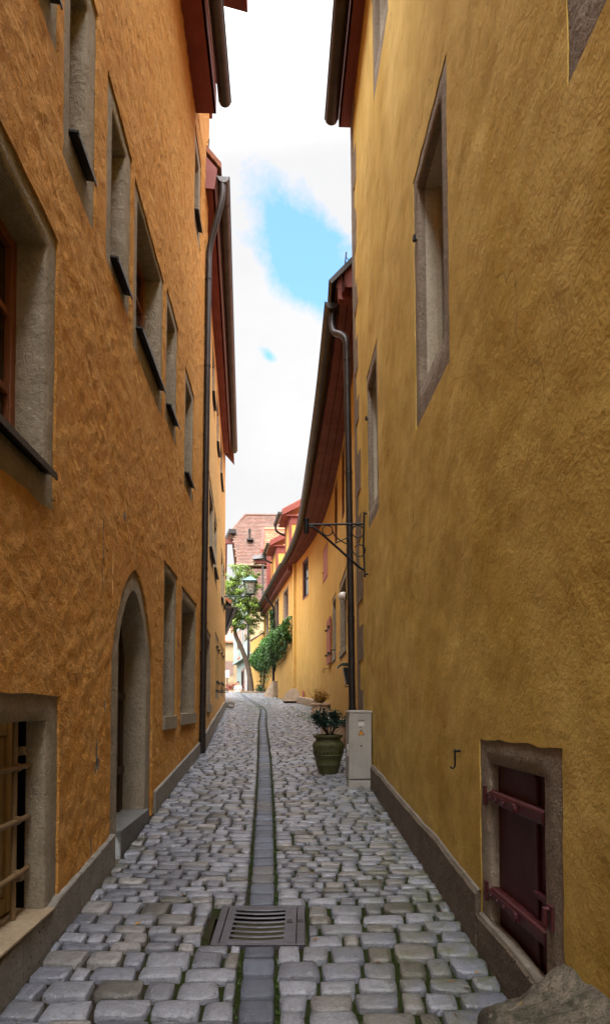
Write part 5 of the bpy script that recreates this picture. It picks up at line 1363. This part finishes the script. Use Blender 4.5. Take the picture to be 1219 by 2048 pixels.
mb = MB(); mb.tube([P(.36, -.02, -.1), P(.36, .12, -.1), P(.39, .12, -.1)], .01, 6); mb.build('newspaper_rail', M['iron'], lb)
mb = MB(); fbox(mb, FY, 22.9, 23.2, .30, .62, .02, .05); o = mb.build('wall_plate', M['shut_r'], None); tag(o, 'small pinkish plate low on the curved yellow wall above the stone footing', 'plate')
# ------------------------------------------------------------------ street lantern
ln = thing('street_lamp', 'green four sided glass lantern on a thin arm from the orange house', 'street lamp', (-2.6, 20.0, EYE+3.55))
lx, ld, lz = -1.75, 20.0, EYE+3.60
mb = MB(); mb.tube([FB.p(20.0, 3.55, 0), (lx+.02, ld, EYE+3.55)], .022, 8); mb.tube(smooth_path([FB.p(20.0, 3.2, 0), (-2.35, ld, EYE+3.35), (-2.0, ld, EYE+3.53)], 4), .014, 6); mb.tube([(lx, ld, EYE+3.47), (lx, ld, lz+.03)], [.02, .035], 10); mb.build('arm', M['green_metal'], ln)
a0, a1, hh = .115, .19, .40; Lc = Vector((lx, ld, lz+.03))
cs = [(-1,-1),(1,-1),(1,1),(-1,1)]; mb = MB()
lo_ = [Lc + Vector((a0*x, a0*y, 0)) for x, y in cs]; hi_ = [Lc + Vector((a1*x, a1*y, hh)) for x, y in cs]
for i in range(4):
    mb.tube([lo_[i], hi_[i]], .014, 6); mb.tube([lo_[i], lo_[(i+1)%4]], .016, 6); mb.tube([hi_[i], hi_[(i+1)%4]], .020, 6)
mb.poly(lo_); fr2 = mb.build('frame', M['green_metal'], ln)
mb = MB()
for i in range(4): mb.quad(*[p.lerp(Lc + Vector((0,0,hh/2)), .03) for p in (lo_[i], lo_[(i+1)%4], hi_[(i+1)%4], hi_[i])])
k = NT('lamp_glass'); M['lampglass'] = k.done(k.mix(k.noise(5), (.78,.78,.72), (.85,.85,.80)), .12); k.b.inputs['Transmission Weight'].default_value = .75; k.b.inputs['IOR'].default_value = 1.05
mb.build('glass', M['lampglass'], ln)
mb = MB(); mb.lathe([(0,0), (.02,0), (.02,.05), (.05,.10), (.058,.16), (.04,.22), (0,.235)], (lx, ld, lz+.05), 12); mb.build('bulb', M['milk'], ln, smooth=True)
mb = MB(); top = Lc + Vector((0,0,hh+.17)); ov = [Lc + Vector((.235*x, .235*y, hh+.0)) for x, y in cs]; md = [Lc + Vector((.10*x, .10*y, hh+.115)) for x, y in cs]
for i in range(4): mb.quad(ov[i], ov[(i+1)%4], md[(i+1)%4], md[i]); mb.tri(md[i], md[(i+1)%4], top)
mb.poly(ov); mb.tube([top - Vector((0,0,.02)), top + Vector((0,0,.06))], [.03, .012], 8); mb.build('cap', M['copper'], ln)
# ------------------------------------------------------------------ tree by the last house
tr = thing('tree', 'leaning slender tree with a light green crown in a stone edged bed', 'tree', (-3.1, 36.2, gz(36.2)))
tz = gz(36.2)
def limb(mb, pts, r0, r1, n=8):
    pts = smooth_path(pts, 5); mb.tube(pts, [r0 + (r1-r0)*i/(len(pts)-1) for i in range(len(pts))], n); return pts
mb = MB()
T = [(-3.08, 36.2, tz-.05), (-3.18, 36.2, EYE+1.7), (-3.35, 36.2, EYE+2.55), (-3.72, 36.1, EYE+3.55), (-4.02, 36.1, EYE+4.25), (-4.02, 36.1, EYE+5.0), (-4.10, 36.1, EYE+5.7)]
limb(mb, T, .17, .085, 10)
ends = []
for pts, r0 in (([(-4.05, 36.1, EYE+5.0), (-4.3, 36.0, EYE+5.6), (-4.45, 35.9, EYE+6.3), (-4.35, 35.9, EYE+7.0)], .07),
                ([(-4.08, 36.1, EYE+5.2), (-3.75, 36.0, EYE+5.7), (-3.35, 35.9, EYE+6.2), (-3.0, 35.9, EYE+6.4)], .065),
                ([(-4.1, 36.1, EYE+5.7), (-4.0, 36.2, EYE+6.5), (-3.85, 36.2, EYE+7.3), (-3.9, 36.3, EYE+7.9)], .06),
                ([(-4.02, 36.1, EYE+4.5), (-3.7, 36.4, EYE+4.75), (-3.2, 36.4, EYE+4.9), (-2.75, 36.3, EYE+4.8)], .05),
                ([(-4.03, 36.1, EYE+4.7), (-4.3, 35.8, EYE+4.9), (-4.55, 35.7, EYE+5.2)], .04),
                ([(-3.95, 36.2, EYE+6.7), (-3.5, 36.2, EYE+7.2), (-3.0, 36.1, EYE+7.5)], .04),
                ([(-3.6, 35.95, EYE+5.9), (-3.2, 36.1, EYE+5.6), (-2.7, 36.1, EYE+5.7)], .035)):
    p = limb(mb, pts, r0, .018, 6); ends += p[len(p)//3:]
mb.build('trunk', M['bark'], tr, smooth=True)
lv = MB(); clumps = []
for i in range(250):
    c = random.choice(ends) + Vector((random.gauss(0, .34), random.gauss(0, .45), random.gauss(.05, .34))); clumps.append((c, U(.12, .26), U(.55, 1.35)))
for c, r_, v in clumps:
    for q in range(int(75*r_/.22)):
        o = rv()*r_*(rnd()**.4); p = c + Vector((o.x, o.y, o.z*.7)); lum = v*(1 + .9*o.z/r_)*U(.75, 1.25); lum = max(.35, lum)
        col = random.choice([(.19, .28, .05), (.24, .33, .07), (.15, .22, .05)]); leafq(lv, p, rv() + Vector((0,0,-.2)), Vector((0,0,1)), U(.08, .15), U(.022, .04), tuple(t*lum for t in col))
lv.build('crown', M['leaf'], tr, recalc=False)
bed = thing('planting_bed', 'low stone edged bed at the foot of the leaning tree', 'planting bed', (-2.9, 36, gz(36)))
mb = MB()
for i in range(7):
    x = -3.55 + .24*i; mb.obox((x, 35.45 + .05*math.sin(i*2), gz(35.4)+.03), Vector((1,.1*math.sin(i),0)).normalized(), Vector((0,1,0)), Vector((0,0,1)), .125, .10, .10)
mb.build('edging', M['buttress'], bed, bevel=.02)
mb = MB(); mb.box(-3.6, -2.2, 35.5, 37, gz(36)-.1, gz(36)+.08); mb.build('earth', M['soil'], bed)
# ------------------------------------------------------------------ ivy over the last yellow house
iv = thing('ivy', 'thick dark green ivy spreading along the far yellow wall', 'climbing plant', FZ.p(33, 1.0))
mb = MB()
limb(mb, [FZ.p(35.6, FZ.g(35.6), .25), FZ.p(35.3, 1.4, .22), FZ.p(35.0, 2.0, .2), FZ.p(34, 2.7, .2), FZ.p(31.5, 3.1, .2), FZ.p(28, 3.3, .15), FZ.p(26, 3.7, .12)], .06, .02, 6)
limb(mb, [FZ.p(36.4, FZ.g(36.4), .3), FZ.p(36.6, 1.6, .25), FZ.p(36.4, 2.3, .25)], .05, .02, 6)
limb(mb, [FZ.p(32.0, 2.6, .12), FZ.p(31.8, 3.6, .12), FZ.p(31.7, 4.8, .1)], .04, .02, 6)
mb.build('vine_stems', M['twig'], iv, smooth=True)
lv = MB()
def ivy_leaf(d, h, o, v):
    p = FZ.p(d, h, o); col = random.choice([(.035, .10, .016), (.055, .135, .022), (.085, .17, .035), (.022, .062, .012)])
    n_ = Vector((-1, -.2, .3)); leafq(lv, p, (rv()*.8 + Vector((0,-.1,-.7))), n_ + rv()*.6, U(.09, .15), U(.035, .06), tuple(t*v for t in col))
up = [(24.95, 3.7), (26.6, 3.65), (30.6, 3.65), (33, 3.75), (36, 3.7), (40.5, 3.5)]; dn = [(24.95, 2.75), (26, 2.6), (28, 2.3), (31.5, 2.2), (35, 2.1), (38, 2.15), (40.5, 2.6)]
for i in range(13000):
    d = U(24.95, 40.3); a, b_ = interp(dn, d), interp(up, d); t = rnd(); h = a + (b_-a)*t
    nn_ = noise.noise(Vector((d*.9, h*1.6, 2))); 
    if nn_ < -.18 and rnd() < .8: continue
    if rnd() < .5*abs(2*t-1)**3: continue
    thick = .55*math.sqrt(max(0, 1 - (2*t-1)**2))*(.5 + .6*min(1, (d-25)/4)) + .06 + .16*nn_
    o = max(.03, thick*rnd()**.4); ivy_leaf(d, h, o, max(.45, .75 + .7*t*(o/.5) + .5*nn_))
for s in range(46):                               # hanging sprays
    d = U(26, 38); h0 = interp(dn, d) + .1; L = U(.2, .95) if d > 33 else U(.1, .5); o = U(.05, .3)
    for q in range(int(L/.05)): ivy_leaf(d + random.gauss(0, .05), h0 - q*.05, o + random.gauss(0, .03), U(.6, 1.1))
for i in range(520): h = U(3.6, 5.0); ivy_leaf(31.75 + random.gauss(0, .14 + .12*(5-h)), h, .1 + abs(random.gauss(0, .06)), U(.5, 1))
for i in range(380): ivy_leaf(U(35.2, 37.5), FZ.g(36) + abs(random.gauss(0, .25)), U(.1, .5), U(.35, .9))
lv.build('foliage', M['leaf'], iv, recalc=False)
# red flowers at the far corner
fl = thing('flower_pot', 'clay pot of red flowers by the door of the mint house', 'pot', (-5.45, 44.5, gz(44.5)))
fx, fd, fz = -5.2, 45.2, EYE + .85
mb = MB(); mb.lathe([(0,-.3), (.25,-.3), (.36,.25), (.40,.28), (.38,.32), (0,.30)], (fx, fd, fz), 16); mb.build('pot_body', M['pot_t'], fl, angle=40)
lv = MB()
for i in range(420):
    c = Vector((fx, fd, fz+.45)) + Vector((random.gauss(0,.32), random.gauss(0,.25), abs(random.gauss(0,.2)))); v = U(.7, 1.3)
    leafq(lv, c, rv(), Vector((0,0,1)), .13, .05, (.42*v, .03*v, .05*v) if rnd() < .62 else (.05*v, .13*v, .03*v))
lv.build('flowers', M['leaf'], fl, recalc=False)
sp = thing('sign_post', 'thin post with a small white sign beyond the corner of the orange house', 'sign post', (-7.0, 56, gz(56)))
mb = MB(); mb.tube([(-6.95, 56, gz(56)), (-6.95, 56, EYE+3.3)], .05, 8); mb.build('post', M['zinc_grey'], sp)
mb = MB(); mb.box(-7.15, -6.75, 55.92, 55.96, EYE+2.7, EYE+3.35); mb.build('sign_board', M['white'], sp)
# ------------------------------------------------------------------ seated person in the far doorway
def skin_body(name, verts, edges, radii, mat, parent, root=0, sub=2):
    me = bpy.data.meshes.new(name); me.from_pydata([tuple(v) for v in verts], edges, []); o = bpy.data.objects.new(name, me); COL.objects.link(o)
    o.modifiers.new('skin', 'SKIN'); s = o.modifiers.new('sub', 'SUBSURF'); s.levels = sub; s.render_levels = sub
    for i, r_ in enumerate(radii): me.skin_vertices[0].data[i].radius = (r_, r_) if not isinstance(r_, tuple) else r_
    for i in range(len(radii)): me.skin_vertices[0].data[i].use_root = (i == root)
    me.materials.append(mat); adopt(o, parent); return o
hx, hd_ = -4.66, 43.6; hz = EYE + .98
pe = thing('person', 'seated person in a white shirt by the far house door', 'person', (hx, hd_, hz))
def v3(x, y, z): return Vector((hx+x, hd_+y, hz+z))
skin_body('body', [v3(0,0,0), v3(0,0,.28), v3(0,-.01,.50), v3(0,-.01,.60), v3(0,-.02,.70), v3(0,-.02,.80), v3(-.20,0,.47), v3(-.24,-.05,.22), v3(-.14,-.25,.12), v3(-.08,-.32,.12), v3(.20,0,.47), v3(.24,-.05,.22), v3(.14,-.25,.12), v3(.08,-.32,.12), v3(-.10,-.42,.02), v3(-.10,-.45,-.42), v3(-.10,-.58,-.46), v3(.10,-.42,.02), v3(.10,-.45,-.42), v3(.10,-.58,-.46)],
  [(0,1),(1,2),(2,3),(3,4),(4,5),(2,6),(6,7),(7,8),(8,9),(2,10),(10,11),(11,12),(12,13),(0,14),(14,15),(15,16),(0,17),(17,18),(18,19)],
  [.15,.14,.12,.055,.085,.075,.06,.05,.038,.03,.06,.05,.038,.03,.085,.05,.04,.085,.05,.04], M['skin'], pe)
skin_body('shirt', [v3(0,0,.02), v3(0,0,.28), v3(0,-.01,.51), v3(-.20,0,.475), v3(-.24,-.05,.24), v3(.20,0,.475), v3(.24,-.05,.24)], [(0,1),(1,2),(2,3),(3,4),(2,5),(5,6)], [.175,.165,.14,.085,.07,.085,.07], M['shirt'], pe)
skin_body('trousers', [v3(0,0,.0), v3(-.10,-.42,.02), v3(-.10,-.45,-.38), v3(.10,-.42,.02), v3(.10,-.45,-.38)], [(0,1),(1,2),(0,3),(3,4)], [.165,.105,.07,.105,.07], M['trousers'], pe)
mb = MB(); mb.lathe([(0,-.06),(.085,-.05),(.102,.0),(.098,.05),(.07,.09),(.03,.108),(0,.11)], (hx, hd_+.015, hz+.755), 16); mb.build('hair', M['hair'], pe, smooth=True)
bn = thing('bench', 'low wooden bench under the seated person by the far door', 'bench', (hx, hd_+.05, hz-.2))
mb = MB(); mb.box(hx-.6, hx+.6, hd_-.2, hd_+.2, hz-.20, hz-.15); mb.build('seat', M['wood'], bn)
for sx in (-.5, .5): mb = MB(); mb.box(hx+sx-.04, hx+sx+.04, hd_-.16, hd_+.16, gz(hd_)-.05, hz-.20); mb.build('leg', M['wood'], bn)
# ------------------------------------------------------------------ sky, sun, camera
SUN_EL, SUN_AZ = R(68), R(195)               # from behind the left shoulder
w = bpy.data.worlds.new('World'); scene.world = w; w.use_nodes = True
t = w.node_tree; nd = t.nodes; bg = nd['Background']; L = t.links.new
sky = nd.new('ShaderNodeTexSky'); sky.sky_type = 'NISHITA'; sky.sun_disc = False; sky.sun_elevation = SUN_EL; sky.sun_rotation = SUN_AZ
sky.air_density = 1.0; sky.dust_density = .6; sky.ozone_density = 1.5
tc = nd.new('ShaderNodeTexCoord')
def mth(op, a, b=0.0):
    x = nd.new('ShaderNodeMath'); x.operation = op
    for s, v in zip(x.inputs, (a, b)):
        if hasattr(v, 'links'): L(v, s)
        else: s.default_value = v
    return x.outputs[0]
def nz_(scale, detail, rough, dist=0):
    x = nd.new('ShaderNodeTexNoise'); x.inputs['Scale'].default_value = scale; x.inputs['Detail'].default_value = detail; x.inputs['Roughness'].default_value = rough; x.inputs['Distortion'].default_value = dist
    L(tc.outputs['Generated'], x.inputs['Vector']); return x.outputs['Fac']
def rmp(f, stops):
    x = nd.new('ShaderNodeValToRGB'); L(f, x.inputs[0]); cr = x.color_ramp
    while len(cr.elements) < len(stops): cr.elements.new(.5)
    for e, (p, c) in zip(cr.elements, stops): e.position = p; e.color = (c, c, c, 1)
    return x.outputs[0]
def gap(center, rot, sx, sz):
    m = nd.new('ShaderNodeVectorMath'); m.operation = 'SUBTRACT'; L(tc.outputs['Generated'], m.inputs[0]); m.inputs[1].default_value = center
    mp_ = nd.new('ShaderNodeMapping'); mp_.vector_type = 'TEXTURE'; L(m.outputs[0], mp_.inputs['Vector']); mp_.inputs['Rotation'].default_value = (0, rot, 0); mp_.inputs['Scale'].default_value = (sx, .6, sz)
    ln_ = nd.new('ShaderNodeVectorMath'); ln_.operation = 'LENGTH'; L(mp_.outputs[0], ln_.inputs[0]); return ln_.outputs['Value']
g1 = gap((-.004, .810, .586), R(42), .080, .046)
g2 = gap((-.05, .86, .49), R(30), .02, .012)
g3 = gap((-.11, .96, .22), 0, .06, .05)
edge = mth('MULTIPLY', mth('SUBTRACT', nz_(9, 9, .64, .2), .5), 2.3)
dist = mth('ADD', mth('MINIMUM', g1, mth('ADD', g2, .35)), edge)
cloud = rmp(mth('MULTIPLY', dist, .5), [(.34, 0.0), (.46, .5), (.60, 1.0)])
sep = nd.new('ShaderNodeSeparateXYZ'); L(tc.outputs['Generated'], sep.inputs[0])
elev = mth('MAXIMUM', sep.outputs['Z'], 0.0)
sv_ = (math.sin(SUN_AZ)*math.cos(SUN_EL), math.cos(SUN_AZ)*math.cos(SUN_EL), math.sin(SUN_EL))
dt = nd.new('ShaderNodeVectorMath'); dt.operation = 'DOT_PRODUCT'; L(tc.outputs['Generated'], dt.inputs[0]); dt.inputs[1].default_value = sv_
glow = mth('POWER', mth('MAXIMUM', mth('SUBTRACT', dt.outputs['Value'], .34), 0.0), 1.4)
cvar = mth('ADD', mth('MULTIPLY', nz_(3.5, 6, .62, .2), .30), .80)
cl = mth('ADD', mth('MULTIPLY', glow, 27.0), cvar)
cmb = nd.new('ShaderNodeCombineColor'); L(cl, cmb.inputs[0]); L(mth('MULTIPLY', cl, 1.0), cmb.inputs[1]); L(mth('MULTIPLY', cl, 1.01), cmb.inputs[2])
bluem = nd.new('ShaderNodeMix'); bluem.data_type = 'RGBA'; bluem.blend_type = 'MULTIPLY'; bluem.inputs[0].default_value = 1
L(sky.outputs[0], bluem.inputs[6]); bluem.inputs[7].default_value = (3.7, 4.75, 5.0, 1)
bs_ = nd.new('ShaderNodeVectorMath'); bs_.operation = 'SCALE'; L(bluem.outputs[2], bs_.inputs[0]); bs_.inputs['Scale'].default_value = 1.0
mixc = nd.new('ShaderNodeMix'); mixc.data_type = 'RGBA'; L(cloud, mixc.inputs[0]); L(bs_.outputs[0], mixc.inputs[6])
csc = nd.new('ShaderNodeVectorMath'); csc.operation = 'SCALE'; L(cmb.outputs[0], csc.inputs[0]); csc.inputs['Scale'].default_value = 10.0
L(csc.outputs[0], mixc.inputs[7]); L(mixc.outputs[2], bg.inputs['Color']); bg.inputs['Strength'].default_value = .1
sd = bpy.data.lights.new('sun', 'SUN'); sd.energy = .45; sd.angle = R(18); sd.color = (1, .95, .87)
so = bpy.data.objects.new('sun', sd); COL.objects.link(so)
sv = Vector((math.sin(SUN_AZ)*math.cos(SUN_EL), math.cos(SUN_AZ)*math.cos(SUN_EL), math.sin(SUN_EL)))
so.rotation_euler = sv.to_track_quat('Z', 'Y').to_euler(); so.location = (0, 0, 30)
cd = bpy.data.cameras.new('camera'); co = bpy.data.objects.new('camera', cd); COL.objects.link(co); scene.camera = co
co.location = (0, 0, EYE); co.rotation_euler = (R(90), 0, 0)
cd.sensor_fit = 'VERTICAL'; cd.sensor_height = 36; cd.lens = 1250/2048*36; cd.shift_y = 391/2048; cd.clip_end = 1000; cd.clip_start = .05
scene.render.resolution_x, scene.render.resolution_y = 609, 1024
scene.view_settings.view_transform = 'Standard'; scene.view_settings.look = 'None'; scene.view_settings.exposure = 0; scene.view_settings.gamma = 1
scene.render.engine = 'CYCLES'; scene.cycles.max_bounces = 8; scene.cycles.diffuse_bounces = 3
try: scene.cycles.use_denoising = True
except Exception: pass
